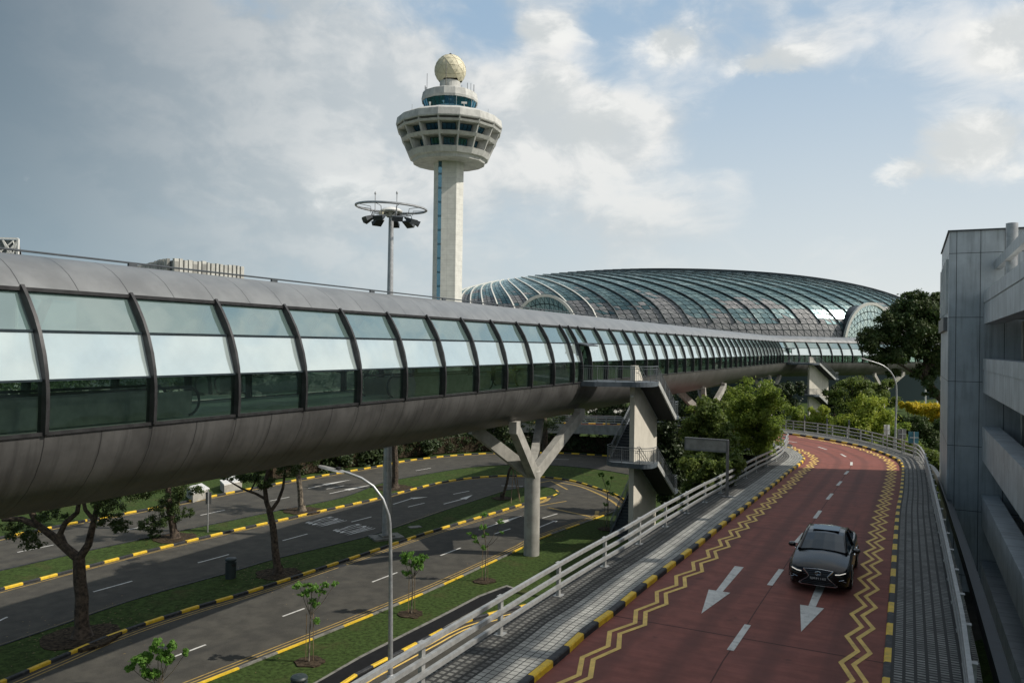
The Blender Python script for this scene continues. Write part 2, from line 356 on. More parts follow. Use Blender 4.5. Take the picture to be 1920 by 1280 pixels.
# ------------------------------------------------------------------ mesh building
class MB:
    def __init__(s): s.v = []; s.f = []; s.m = []; s.uv = []; s.hasuv = False
    def add(s, vs, fs, mi=0, uvs=None):
        o = len(s.v); s.v += [tuple(v) for v in vs]
        for i, f in enumerate(fs):
            s.f.append([o + k for k in f]); s.m.append(mi)
            if uvs is not None: s.uv.append(uvs[i]); s.hasuv = True
            else: s.uv.append([(0, 0)] * len(f))
        return s
    def obox(s, c, ax, ay, az_, mi=0):     # half axes
        c, ax, ay, az_ = Vector(c), Vector(ax), Vector(ay), Vector(az_)
        vs = [c + ax * i + ay * j + az_ * k for i in (-1, 1) for j in (-1, 1) for k in (-1, 1)]
        fs = [(0, 1, 3, 2), (4, 6, 7, 5), (0, 4, 5, 1), (2, 3, 7, 6), (0, 2, 6, 4), (1, 5, 7, 3)]
        if ax.cross(ay).dot(az_) < 0: fs = [f[::-1] for f in fs]
        la, lb, lc = ax.length * 2, ay.length * 2, az_.length * 2
        uv = [[(0, 0), (0, lc), (lb, lc), (lb, 0)]] * 2 + [[(0, 0), (la, 0), (la, lc), (0, lc)]] * 2 + [[(0, 0), (0, lb), (la, lb), (la, 0)]] * 2
        return s.add(vs, fs, mi, uv)
    def box(s, x, y, z, w, d, h, rz=0, mi=0):  # base centre, full sizes
        c, n = math.cos(rz), math.sin(rz)
        return s.obox((x, y, z + h / 2), (c * w / 2, n * w / 2, 0), (-n * d / 2, c * d / 2, 0), (0, 0, h / 2), mi)
    def prism(s, pts, z0, z1, mi=0, top=None):
        n = len(pts); a = sum(pts[i][0] * pts[(i + 1) % n][1] - pts[(i + 1) % n][0] * pts[i][1] for i in range(n))
        if a < 0: pts = pts[::-1]
        vs = [(p[0], p[1], z0) for p in pts] + [(p[0], p[1], z1) for p in pts]
        s.add(vs, [tuple(range(n))[::-1]], mi); s.add(vs, [tuple(range(n, 2 * n))], mi if top is None else top, [[(p[0], p[1]) for p in pts]])
        per = 0
        for i in range(n):
            j = (i + 1) % n; L = math.dist(pts[i][:2], pts[j][:2])
            s.add([vs[i], vs[j], vs[n + j], vs[n + i]], [(0, 1, 2, 3)], mi, [[(per, z0), (per + L, z0), (per + L, z1), (per, z1)]]); per += L
        return s
    def tube(s, path, r, n=8, mi=0, closed=False, caps=True, flat=1.0):
        path = [Vector(p) for p in path]; k = len(path); rs = r if isinstance(r, (list, tuple)) else [r] * k
        ring = []; pn = None
        for i, p in enumerate(path):
            a = path[(i - 1) % k] if (closed or i > 0) else p; b_ = path[(i + 1) % k] if (closed or i < k - 1) else p
            t = (b_ - a).normalized()
            if pn is None:
                up = Vector((0, 0, 1)) if abs(t.z) < .9 else Vector((1, 0, 0)); pn = (up - t * up.dot(t)).normalized()
            else:
                q = pn - t * pn.dot(t); pn = q.normalized() if q.length > 1e-6 else pn
            bn = t.cross(pn)
            ring.append([p + (pn * math.cos(2 * math.pi * j / n) * flat + bn * math.sin(2 * math.pi * j / n)) * rs[i] for j in range(n)])
        vs = [v for rr in ring for v in rr]; fs = []
        for i in range(k if closed else k - 1):
            i2 = (i + 1) % k
            for j in range(n): fs.append((i * n + j, i2 * n + j, i2 * n + (j + 1) % n, i * n + (j + 1) % n)[::-1])
        if caps and not closed: fs += [tuple(range(n)), tuple(range((k - 1) * n, k * n))[::-1]]
        return s.add(vs, fs, mi)
    def bar(s, path, w, h, mi=0, closed=False):    # rectangular section, width sideways, height up
        path = [Vector(p) for p in path]; k = len(path); ring = []
        for i, p in enumerate(path):
            a = path[i - 1] if (closed or i > 0) else p; b_ = path[(i + 1) % k] if (closed or i < k - 1) else p
            t = b_ - a; t2 = Vector((t.x, t.y, 0))
            if t2.length < 1e-6: sd_ = Vector((1, 0, 0)); up = Vector((0, 1, 0))
            else:
                sd_ = Vector((t.y, -t.x, 0)).normalized(); up = sd_.cross(t.normalized()).normalized()
            ring.append([p + sd_ * w / 2 + up * h / 2, p - sd_ * w / 2 + up * h / 2, p - sd_ * w / 2 - up * h / 2, p + sd_ * w / 2 - up * h / 2])
        vs = [v for rr in ring for v in rr]; fs = []
        for i in range(k if closed else k - 1):
            i2 = (i + 1) % k
            for j in range(4): fs.append((i * 4 + j, i2 * 4 + j, i2 * 4 + (j + 1) % 4, i * 4 + (j + 1) % 4))
        if not closed: fs += [(0, 1, 2, 3)[::-1], tuple(range((k - 1) * 4, k * 4))]
        return s.add(vs, fs, mi)
    def lathe(s, prof, n, c=(0, 0, 0), rot=0, mi=0, mis=None, closed=False):
        vs = []; cx, cy, cz = c
        for (r, z) in prof:
            for j in range(n):
                a = rot + 2 * math.pi * j / n; vs.append((cx + r * math.cos(a), cy + r * math.sin(a), cz + z))
        K = len(prof)
        for i in range(K if closed else K - 1):
            i2 = (i + 1) % K; fs = []; uv = []
            for j in range(n):
                fs.append((i * n + j, i * n + (j + 1) % n, i2 * n + (j + 1) % n, i2 * n + j))
                L = prof[i][0] * 2 * math.pi / n
                uv.append([(j * L, prof[i][1]), (j * L + L, prof[i][1]), (j * L + L, prof[i2][1]), (j * L, prof[i2][1])])
            s.add(vs, fs, mis[i] if mis else mi, uv)
        return s
    def strip(s, A, Bp, mi=0, u0=0.0, u1=None, v0=0.0):   # ribbon between two polylines; uv in metres
        v = v0; n = min(len(A), len(Bp)); vs = []; fs = []; uv = []; ds = [v0]
        for i in range(1, n):
            v += ((Vector(A[i]) - Vector(A[i - 1])).length + (Vector(Bp[i]) - Vector(Bp[i - 1])).length) / 2; ds.append(v)
        for i in range(n): vs += [A[i], Bp[i]]
        for i in range(n - 1):
            fs.append((2 * i, 2 * i + 1, 2 * i + 3, 2 * i + 2))
            w0 = u1 if u1 is not None else (Vector(A[i]) - Vector(Bp[i])).length
            w1 = u1 if u1 is not None else (Vector(A[i + 1]) - Vector(Bp[i + 1])).length
            uv.append([(u0, ds[i]), (u0 + w0, ds[i]), (u0 + w1, ds[i + 1]), (u0, ds[i + 1])])
        return s.add(vs, fs, mi, uv)
    def build(s, name, mats, parent=None, smooth=False, loc=None):
        me = bpy.data.meshes.new(name)
        vs = s.v
        if loc is not None: vs = [(v[0] - loc[0], v[1] - loc[1], v[2] - loc[2]) for v in vs]
        me.from_pydata(vs, [], s.f)
        if not isinstance(mats, (list, tuple)): mats = [mats]
        for mm in mats: me.materials.append(mm)
        me.polygons.foreach_set('material_index', s.m)
        if s.hasuv:
            ul = me.uv_layers.new(name='uv'); ul.data.foreach_set('uv', [c for f in s.uv for p in f for c in p])
        if smooth is True: me.polygons.foreach_set('use_smooth', [True] * len(me.polygons))
        me.validate(); me.update()
        if smooth == 'auto':
            me.polygons.foreach_set('use_smooth', [True] * len(me.polygons)); me.set_sharp_from_angle(angle=R_(35))
        o = bpy.data.objects.new(name, me); SC.collection.objects.link(o)
        if loc is not None: o.location = loc
        if parent is not None:
            o.parent = parent
            if loc is None: o.location = tuple(-c for c in WLOC.get(parent.name, (0, 0, 0)))
            else:
                w = WLOC.get(parent.name, (0, 0, 0)); o.location = tuple(loc[i] - w[i] for i in range(3))
        WLOC[o.name] = tuple(loc) if loc is not None else (0, 0, 0)
        return o
WLOC = {}
def thing(name, label, cat, loc=(0, 0, 0), group=None):
    o = bpy.data.objects.new(name, None); SC.collection.objects.link(o); o.location = loc; o.empty_display_size = .5
    WLOC[o.name] = tuple(loc); o['label'] = label; o['category'] = cat
    if group: o['group'] = group
    return o
def tag(o, label, cat, group=None):
    o['label'] = label; o['category'] = cat
    if group: o['group'] = group
    return o
def struct(o, kind='structure'): o['kind'] = kind; return o

def catmull(P, step=1.0):
    P = [Vector(p) for p in P]; Q = [P[0] * 2 - P[1]] + P + [P[-1] * 2 - P[-2]]; out = []
    for i in range(1, len(Q) - 2):
        a, b_, c, d = Q[i - 1:i + 3]; n = max(1, int((c - b_).length / step))
        for k in range(n):
            t = k / n; out.append(.5 * ((2 * b_) + (c - a) * t + (2 * a - 5 * b_ + 4 * c - d) * t * t + (3 * b_ - a - 3 * c + d) * t ** 3))
    out.append(P[-1]); return out
def resample(P, step):
    P = [Vector(p) for p in P]; L = [0]
    for i in range(1, len(P)): L.append(L[-1] + (P[i] - P[i - 1]).length)
    n = max(1, int(round(L[-1] / step))); out = []; j = 0
    for k in range(n + 1):
        t = L[-1] * k / n
        while j < len(L) - 2 and L[j + 1] < t: j += 1
        f = (t - L[j]) / max(1e-9, L[j + 1] - L[j]); out.append(P[j].lerp(P[j + 1], min(1, max(0, f))))
    return out
def offset(P, d):                          # shift a polyline sideways (right of travel is +)
    out = []
    for i in range(len(P)):
        a = P[max(0, i - 1)]; b_ = P[min(len(P) - 1, i + 1)]; t = Vector((b_.x - a.x, b_.y - a.y, 0)).normalized()
        out.append(P[i] + Vector((t.y, -t.x, 0)) * d)
    return out
def lift(P, z): return [Vector((p.x, p.y, p.z + z)) for p in P]

def kerb(name, P, side, w=.16, h=.14, mats=(None, None), step=1.0, start=0, dashonly=False, base=0.0):
    P = resample(P, step); Qo = offset(P, side * w); mb = MB(); c = .03
    inn = offset(P, side * c)
    for i in range(len(P) - 1):
        a, b_, a2, b2, ia, ib = P[i], P[i + 1], Qo[i], Qo[i + 1], inn[i], inn[i + 1]
        z = Vector((0, 0, h)); zc = Vector((0, 0, h - c)); z0 = Vector((0, 0, -.05 - base))
        vs = [a + z0, a + zc, ia + z, a2 + z, a2 + z0, b_ + z0, b_ + zc, ib + z, b2 + z, b2 + z0]
        fs = [(0, 5, 6, 1), (1, 6, 7, 2), (2, 7, 8, 3), (3, 8, 9, 4)]
        if side > 0: fs = [f[::-1] for f in fs]
        mi = (i + start) % 2
        mb.add(vs, fs, mi); mb.add([vs[0], vs[1], vs[2], vs[3], vs[4]], [(0, 1, 2, 3, 4)], mi); mb.add(vs[5:], [(4, 3, 2, 1, 0)], mi)
    return struct(mb.build(name, list(mats)))
def line(name, P, off, w, z, mt, dash=None):
    P = resample(P, .5); a, b_ = lift(offset(P, off - w / 2), z), lift(offset(P, off + w / 2), z); mb = MB()
    if dash:
        on, per, st = dash; k = 0; d = st
        i = 0
        while i < len(P) - 1:
            if (i * .5 + st) % per < on: mb.strip(a[i:i + 2], b_[i:i + 2])
            i += 1
    else: mb.strip(a, b_)
    return struct(mb.build(name, mt))
def quadmark(mb, P4, z=.012): mb.add([(p.x, p.y, p.z + z) for p in P4], [(0, 1, 2, 3)])
def stroke(mb, a, b_, w, z=.012):
    t = (b_ - a); s = Vector((t.y, -t.x, 0)).normalized() * w / 2; quadmark(mb, [a - s, a + s, b_ + s, b_ - s], z)

# ------------------------------------------------------------------ lower roads
def GL(pts, z=0.0): return [G(x, y, z) for x, y in pts]
def ext(P, d0=0, d1=0):
    P = list(P)
    if d0: P = [P[0] + (P[0] - P[1]).normalized() * d0] + P
    if d1: P = P + [P[-1] + (P[-1] - P[-2]).normalized() * d1]
    return P
kA = ext(GL([(373.7, 1280), (640, 1174), (772, 1120), (863.6, 1079.4), (980, 1025), (1010, 1008.8), (1116.7, 971), (1150, 958)]), 30)
kB = ext(GL([(36, 1269), (212, 1194), (356, 1145), (481.5, 1107.5), (682, 1041), (804, 999.7), (919, 965.5), (977, 947.6), (1010, 937)]), 30)
kC = ext(GL([(0, 1213), (108, 1175.7), (258.7, 1123.6), (424, 1077), (514, 1050), (640, 1019.4), (718, 998), (833, 958), (900, 936), (945, 921)]), 30)
kD = ext(GL([(0, 1107.5), (143.7, 1069.7), (305.4, 1028), (438.4, 996), (535, 974.5), (640, 951), (703.7, 936.8), (808, 909.8), (860, 900), (901.4, 895.5), (955, 893), (1009, 894.5), (1045, 898), (1081, 904.4), (1135, 922), (1160, 932), (1174, 943)]), 30)
kE = ext(GL([(0, 1071.5), (133, 1041), (316, 1001.5), (395, 985), (514, 960), (640, 934), (718, 906), (818.7, 886.5), (883.4, 877), (955, 872.5), (1027, 873), (1085, 877), (1135, 883), (1185, 892), (1240, 905)]), 40, 20)
kF = ext(GL([(0, 1010), (158, 978), (287.5, 954), (431, 925), (539, 904), (632, 888), (703.7, 876), (760, 865), (818.7, 857.7), (880, 852.5), (940, 850), (1000, 849.5), (1063, 850.5), (1135, 855), (1200, 862), (1260, 872)]), 60, 30)
kA, kB, kC, kD, kE, kF = [catmull(k, 1.0) for k in (kA, kB, kC, kD, kE, kF)]
# kC and kB meet in the nose of the median
nose = GL([(945, 921), (985, 914), (1015, 913), (1040, 917), (1050, 925), (1040, 931), (1010, 937)])
g = MB(); S = 3000
g.add([(-S, -S, 0), (S, -S, 0), (S, S, 0), (-S, S, 0)], [(0, 1, 2, 3)])
struct(g.build('ground', M_grass))
struct(MB().add([(-500, 160, .02), (25, 160, .02), (25, 900, .02), (-500, 900, .02)], [(0, 1, 2, 3)]).build('apron_bounce_sheet', mat('bounce_sheet_concrete', (.42, .41, .37), .85, var=.1, scale=.2)))  # unseen pale concrete sheet, added to bounce light up onto the tower
# asphalt sheets follow the kerbs
def sheet(name, A, Bp, z, mt, n=80):
    a = resample(A, 1); b_ = resample(Bp, 1); n = max(len(a), len(b_))
    def rs(P):
        L = sum((P[i + 1] - P[i]).length for i in range(len(P) - 1)); return resample(P, L / n)
    mb = MB(); mb.strip(lift(rs(A), z), lift(rs(Bp), z)); return struct(mb.build(name, mt))
endA = kA[-1]; loop = kD
# one sheet from the near verge to the outer kerb of the middle road, medians stand on it
sheet('road', kA + [kD[-1]], kD, .004, M_asph)
sheet('road', kE, kF, .004, M_asph)
def raised(name, pts, z, mt, z0=-.1):
    mb = MB(); mb.prism([(p[0], p[1]) for p in pts], z0, z, 0); return struct(mb.build(name, mt))
med1 = offset(kB, -.1) + nose[::-1][1:-1] + offset(kC, .1)[::-1]
raised('median_grass', med1, .10, M_grass)
med2 = offset(kD, -.1) + [G(1215, 930)] + offset(kE, .1)[::-1]
raised('median_grass', med2, .09, M_grass)
BY, GY = (M_kb, M_ky), (M_kg, M_kg)
kerb('kerb', kB + nose[::-1][:4], -1, mats=BY, step=.98)
kerb('kerb', kC + nose[:4], 1, mats=(M_kb, M_kb))
kerb('kerb', kD, -1, mats=BY, step=.98)
kerb('kerb', kE, 1, mats=(M_kb, M_kb))
kerb('kerb', kF, -1, mats=BY, step=.98, start=1)
kerb('kerb', kA, 1, h=.07, mats=(M_kg, M_ky), step=2.0)
line('yellow_line', kA, -.28, .075, .010, M_yl2); line('yellow_line', kA, -.52, .075, .010, M_yl2)
line('yellow_line', kB, .28, .075, .010, M_yl2); line('yellow_line', kB, .52, .075, .010, M_yl2)
line('yellow_line', kC, -.28, .075, .010, M_yl2); line('yellow_line', kC, -.10, .06, .010, M_yl2, (2, 4, 0))
line('yellow_line', kD, .30, .075, .010, M_yl2); line('yellow_line', kD[30:], .14, .05, .010, M_yl2)
line('yellow_line', kE, -.16, .075, .010, M_yl2, (3, 5, 0)); line('yellow_line', kF, .35, .14, .010, M_yl2)
mb = MB()
for a, b_ in [((325, 1231), (386, 1208)), ((530, 1155), (571, 1140)), ((698, 1090.6), (745, 1072.6)), ((826, 1041), (863.6, 1026.6)), ((926.5, 1000.7), (957, 990.7)), ((1017, 971), (1045, 962.5)),
              ((-20, 1172), (14, 1156)), ((175, 1109), (248, 1088.8)), ((371, 1054.6), (429.4, 1039)), ((530, 1013), (576.7, 1000.4)), ((658.8, 978), (696.5, 968.4)), ((765, 950), (796, 942.5)), ((850, 926), (880, 920)), ((940, 910), (980, 911)),
              ((32.3, 1035), (100.6, 1021)), ((221.7, 996.8), (285, 983)), ((376, 965.5), (421.5, 955.8)), ((506.6, 938.6), (542.6, 931.4)), ((612, 916.5), (645, 910)), ((780, 882), (808, 877)), ((943, 860.5), (978, 860.5)), ((1038, 860.5), (1067, 861))]:
    stroke(mb, G(*a), G(*b_), .12)
struct(mb.build('lane_dash_marking', M_wl))
mb = MB()       # long lane arrows: thin shaft, long pointed head
for a, b_, c in [((898, 993), (935, 980.5), (980, 966)), ((1009, 989), (1038, 977), (1046, 976)), ((578, 915), (608, 908.5), (660, 898.5)), ((618, 925), (650, 918), (702, 907.5)), ((737, 945), (772, 934), (803, 931)), ((832, 944.5), (868, 935), (886, 927.5))]:
    A_, B_, C_ = G(*a), G(*b_), G(*c); stroke(mb, A_, B_, .14)
    t = (C_ - B_).normalized(); s_ = Vector((t.y, -t.x, 0)) * .32
    mb.add([B_ - s_ + Vector((0, 0, .012)), B_ + s_ + Vector((0, 0, .012)), C_ + Vector((0, 0, .012))], [(0, 1, 2)])
struct(mb.build('lane_arrow_marking', M_wl))
mb = MB()       # yellow box lines in the turning loop
for a, b_, w in [((1028, 951), (1117, 970), .28), ((1033, 901), (1064, 917.5), .2), ((1010, 905), (1033, 900.5), .2), ((1118, 971), (1120, 957), .35), ((1010, 948), (1062, 939), .16), ((950, 924), (985, 917), .2)]:
    stroke(mb, G(*a), G(*b_), w, .010)
nz = catmull(GL([(975, 951), (1005, 944), (1023, 938), (1028, 931), (1018, 925), (1000, 921)]), .4)
a, b_ = lift(offset(nz, -.22), .014), lift(offset(nz, .22), .014); mb.strip(a, b_)
oc = catmull(GL([(1040, 903), (1085, 911), (1125, 927), (1150, 941), (1160, 950)]), .6); mb.strip(lift(offset(oc, -.12), .010), lift(offset(oc, .12), .010))
struct(mb.build('yellow_box_marking', M_yl2))
def textmesh(body, size=1.0, extr=0.0, al='LEFT'):
    c = bpy.data.curves.new('t', 'FONT'); c.body = body; c.size = size; c.extrude = extr; c.align_x = al; c.resolution_u = 3
    o = bpy.data.objects.new('t', c); SC.collection.objects.link(o); dg = bpy.context.evaluated_depsgraph_get(); dg.update()
    me = bpy.data.meshes.new_from_object(o.evaluated_get(dg)); vs = [tuple(v.co) for v in me.vertices]; fs = [tuple(p.vertices) for p in me.polygons]
    bpy.data.objects.remove(o); bpy.data.curves.remove(c); bpy.data.meshes.remove(me); return vs, fs
vs, fs = textmesh('SLOW'); xs = [v[0] for v in vs]; ys = [v[1] for v in vs]
for bl, br, tr, tl in [((570.8, 979.5), (600.5, 988.5), (651.5, 975.4), (620, 967.5)), ((622, 994), (653.5, 1004), (705, 990), (672, 981.2))]:
    q = [G(*bl), G(*br), G(*tr), G(*tl)]; mb = MB(); nv = []
    for v in vs:
        u_ = (v[0] - min(xs)) / (max(xs) - min(xs)); w_ = (v[1] - min(ys)) / (max(ys) - min(ys))
        p = q[0].lerp(q[1], u_).lerp(q[3].lerp(q[2], u_), w_); nv.append((p.x, p.y, .013))
    mb.add(nv, fs); struct(mb.build('slow_marking', M_wl))
# verge, drain and slip road under the ramp
kG = ext(GL([(640, 1290), (671, 1269), (739.7, 1233), (800.7, 1201), (858, 1172), (933.7, 1150.6), (987.6, 1138), (1040, 1128)]), 25, 25); kG = catmull(kG, 1.0)
sheet('road', kG, [p + Vector((14, -8, 0)) for p in kG], .004, M_asph)
kerb('kerb', kG, -1, mats=BY, step=1.0); line('yellow_line', kG, .35, .10, .010, M_yl); line('yellow_line', kG, .62, .10, .010, M_yl)
dr = GL([(560, 1300), (598, 1280), (680, 1233), (745, 1200), (828, 1158), (900, 1120), (950, 1101), (968, 1106), (905, 1136), (838, 1173), (760, 1220), (700, 1258), (664, 1280), (630, 1302)])
dr2 = GL([(550, 1300), (590, 1280), (674, 1231), (740, 1197.5), (824, 1155), (897, 1117), (950, 1097.5), (976, 1106), (909, 1140), (842, 1177), (766, 1224), (706, 1262), (673, 1284), (640, 1306)])
raised('drain_kerb', dr2, .05, M_kg); raised('drain_grating', dr, .06, mat('drain_grating', (.008, .008, .009), .8, var=.2, spec=.2))

# ------------------------------------------------------------------ elevated red ramp
Lk = [RP(x, y) for x, y in [(1002.5, 1279), (1043, 1245), (1076.5, 1215.8), (1105.6, 1187.7), (1133.8, 1168), (1159.8, 1147.5), (1203.5, 1110), (1258.7, 1066.6), (1301, 1033.5), (1340.7, 1000.7), (1394.6, 957.5), (1427, 931), (1460, 905), (1480, 887), (1497, 875), (1509, 863), (1507, 856.5), (1495.4, 848), (1473, 839)]]
Lk = ext(Lk, 9) + [Vector((24, 79, 0)), Vector((21.5, 88, 0)), Vector((16, 97, 0)), Vector((6, 103, 0)), Vector((-12, 105, 0)), Vector((-45, 106, 0))]
Rk = [RP(x, y) for x, y in [(1654, 1280), (1662, 1180), (1668, 1100), (1674, 1020), (1680, 960), (1686, 929), (1689, 904.6), (1690.5, 883), (1688, 871), (1678, 862), (1655, 851.5), (1626.5, 841.7), (1591, 833), (1548.5, 825), (1506, 818), (1467, 812.5)]]
Rk = ext(Rk, 9) + [Vector((29, 94, 0)), Vector((23, 105, 0)), Vector((10, 111, 0)), Vector((-12, 113, 0)), Vector((-45, 114, 0))]
def setz(P, dz=0): return [Vector((p.x, p.y, zr(p.y) + dz)) for p in P]
def even(P, n):
    P = catmull(P, .5); L = sum((P[i + 1] - P[i]).length for i in range(len(P) - 1)); return resample(P, L / n)
NR = 260
Le, Re = setz(even(Lk, NR)), setz(even(Rk, NR))
# pair the sides so that cross lines stay square to the road
def foot_pairs(A, Bp):
    out = []; j = 0
    for p in A:
        while j < len(Bp) - 2 and (Bp[j + 1] - p).length < (Bp[j] - p).length: j += 1
        out.append(Bp[j])
    return out
Lf = [p for p in Le]
def nearest_on(P, Q):                      # for each p the closest point of Q, never running backwards
    Qd = resample(Q, .15); out = []; j = 0
    for p in P:
        best = min(range(j, min(len(Qd), j + 90)), key=lambda k: (Qd[k] - p).length_squared); out.append(Qd[best]); j = best
    return out
Rp = nearest_on(Le, [Re[0] + (Re[0] - Re[1]).normalized() * 4] + Re); Rp[-1] = Re[-1]
mb = MB(); NX = 8; vs = []; fs = []; uv = []; vd = 0
for i in range(len(Le)):
    if i: vd += ((Le[i] - Le[i - 1]).length + (Rp[i] - Rp[i - 1]).length) / 2
    for k in range(NX + 1):
        p = Le[i].lerp(Rp[i], k / NX); vs.append((p.x, p.y, zr(p.y)))
    if i:
        for k in range(NX):
            a = (i - 1) * (NX + 1) + k; fs.append((a, a + 1, a + NX + 2, a + NX + 1)); uv.append([(6.84 * k / NX, vp_), (6.84 * (k + 1) / NX, vp_), (6.84 * (k + 1) / NX, vd), (6.84 * k / NX, vd)])
    vp_ = vd
mb.add(vs, fs, 0, uv); struct(mb.build('ramp_road', M_red))
OL = [RP(x, y, .15) for x, y in [(700, 1357), (847, 1256.6), (991, 1158), (1095, 1089.5), (1173, 1041), (1231, 1001), (1278, 971), (1316, 947), (1349, 928), (1418, 886), (1439, 874.7), (1462, 860), (1472.5, 848), (1474, 839.7), (1468.7, 831)]]
OL = ext(OL, 6) + [Vector((22, 79, 0)), Vector((19.5, 87, 0)), Vector((14.5, 95, 0)), Vector((5.5, 101, 0)), Vector((-12, 103, 0)), Vector((-45, 104, 0))]
ORr = [RP(x, y, .15) for x, y in [(1810, 1290), (1804, 1237.7), (1788, 1148.6), (1775, 1078), (1763, 1017), (1751.5, 961), (1742, 914), (1735, 886), (1730, 872), (1722, 860), (1711.5, 854), (1690, 847.6), (1663.7, 839), (1614, 825.8), (1573, 818), (1531, 811.5), (1488, 806), (1470.6, 804)]]
ORr = ext(ORr, 9) + [Vector((31, 95, 0)), Vector((24.5, 107, 0)), Vector((10.5, 113.3, 0)), Vector((-12, 115.3, 0)), Vector((-45, 116.3, 0))]
OLe, ORe = setz(even(OL, NR), .15), setz(even(ORr, NR), .15)
Lin = lift(offset(Le, -.16), .15); Rin = lift(offset(Re, .16), .15)
def blend(A, Bp, k): return [A[i].lerp(Bp[i], k) for i in range(len(A))]
# left pavement: light band beside the kerb, dark band beside the railing
Lmid = lift(offset(Le, -1.15), .15)
OLn = nearest_on(Lmid, OLe); ORn = nearest_on(Rin, ORe)
mb = MB(); mb.strip(Lin, Lmid); struct(mb.build('pavement', M_pavL))
mb = MB(); mb.strip(lift(Lmid, -.004), [o + (o - l).normalized() * .35 for o, l in zip(OLn, Lmid)]); struct(mb.build('pavement', M_pavD))
mb = MB(); mb.strip(Rin, [o + (o - l).normalized() * .35 for o, l in zip(ORn, Rin)]); struct(mb.build('pavement', M_pavR))
kerb('kerb', Le, -1, h=.16, mats=BY, step=1.0); kerb('kerb', Re, 1, h=.16, mats=BY, step=1.0, start=1)
# ramp structure: edge beams, soffit and piers
outL = [o + (o - l).normalized() * .35 for o, l in zip(OLn, Lmid)]; outR = [o + (o - l).normalized() * .35 for o, l in zip(ORn, Rin)]
mb = MB()
for O in (outL, outR):
    mb.strip(lift(O, .03), lift(O, -1.15))
n_ = min(len(outL), len(outR)); mb.strip(lift(outL[:n_], -1.15), lift(outR[:n_], -1.15)); 
struct(mb.build('ramp_deck', M_conc, smooth='auto'))
mb = MB()
for i in range(20, NR - 10, 26):
    c = (outL[i] + outR[i]) / 2; mb.lathe([(.6, 0), (.6, c.z - 1.1)], 16, (c.x, c.y, 0))
struct(mb.build('ramp_piers', M_conc, smooth='auto'))
# zigzag lines
def zigzag(P, o0, amp, leg, w, z, i0, i1, ph=0):
    P = resample(P[i0:i1], leg); a = [offset(P, o0)[i] if (i + ph) % 2 else offset(P, o0 + amp)[i] for i in range(len(P))]
    mb = MB(); A_, B_ = [], []
    for i, p in enumerate(a):
        q0 = a[max(0, i - 1)]; q1 = a[min(len(a) - 1, i + 1)]
        t0 = (p - q0); t1 = (q1 - p); t0.z = t1.z = 0
        t0 = t0.normalized() if t0.length > 0 else t1.normalized(); t1 = t1.normalized() if t1.length > 0 else t0
        n0 = Vector((t0.y, -t0.x, 0)); n1_ = Vector((t1.y, -t1.x, 0)); mm = (n0 + n1_).normalized(); k = w / 2 / max(.3, mm.dot(n0))
        A_.append(p - mm * k + Vector((0, 0, z))); B_.append(p + mm * k + Vector((0, 0, z)))
    A_, B_ = [[Vector((p.x, p.y, zr(p.y) + z)) for p in q] for q in (A_, B_)]
    mb.strip(A_, B_); return struct(mb.build('zigzag_marking', M_yl))
fr = int(NR * .73)
iz = max(i for i in range(NR) if Le[i].y < 72 and Le[i].x > 10)
for o0 in (.38, .66): zigzag(Le, o0, .32, .98, .12, .010, 0, iz)
iz = max(i for i in range(NR) if Re[i].y < 82 and Re[i].x > 20)
for o0 in (-.92, -.64): zigzag(Re, o0, .32, .98, .12, .010, 0, iz, 1)
mb = MB()
for (x0, y0), (x1, y1) in [((1369, 1219), (1402, 1171)), ((1443, 1097), (1465, 1067)), ((1492, 1017), (1508, 999)), ((1527.5, 971.5), (1538, 957)), ((1551, 936), (1560, 925)), ((1570, 910), (1577, 902)), ((1584, 889), (1590, 883)), ((1596, 872), (1596.5, 866)), ((1586, 856), (1576.5, 851)), ((1550, 842.5), (1534, 837.5)), ((1494, 829.5), (1474, 826))]:
    a, b_ = RP(x0, y0), RP(x1, y1); w = .17; t = (b_ - a); s_ = Vector((t.y, -t.x, 0)).normalized() * w / 2
    for k in range(3):
        p0, p1 = a.lerp(b_, k / 3), a.lerp(b_, (k + 1) / 3); p0.z = zr(p0.y); p1.z = zr(p1.y); quadmark(mb, [p0 - s_, p0 + s_, p1 + s_, p1 - s_], .012)
struct(mb.build('lane_dash_marking', M_wl))
mb = MB()
for tip, tail in [((1315, 1150), (1386, 1062)), ((1502, 1184), (1549, 1075))]:
    T, E = RP(*tip), RP(*tail); d = (E - T); d.z = 0; L = d.length; d.normalize(); s_ = Vector((d.y, -d.x, 0))
    zz = Vector((0, 0, .012)); hd = T + d * 2.35
    mb.add([T + zz, hd - s_ * .33 + zz, hd + s_ * .33 + zz], [(0, 1, 2)])
    mb.add([hd - s_ * .10 + zz, hd + s_ * .10 + zz, E + s_ * .15 + zz, E - s_ * .15 + zz], [(0, 1, 2, 3)])
struct(mb.build('ramp_arrow_marking', M_wl))

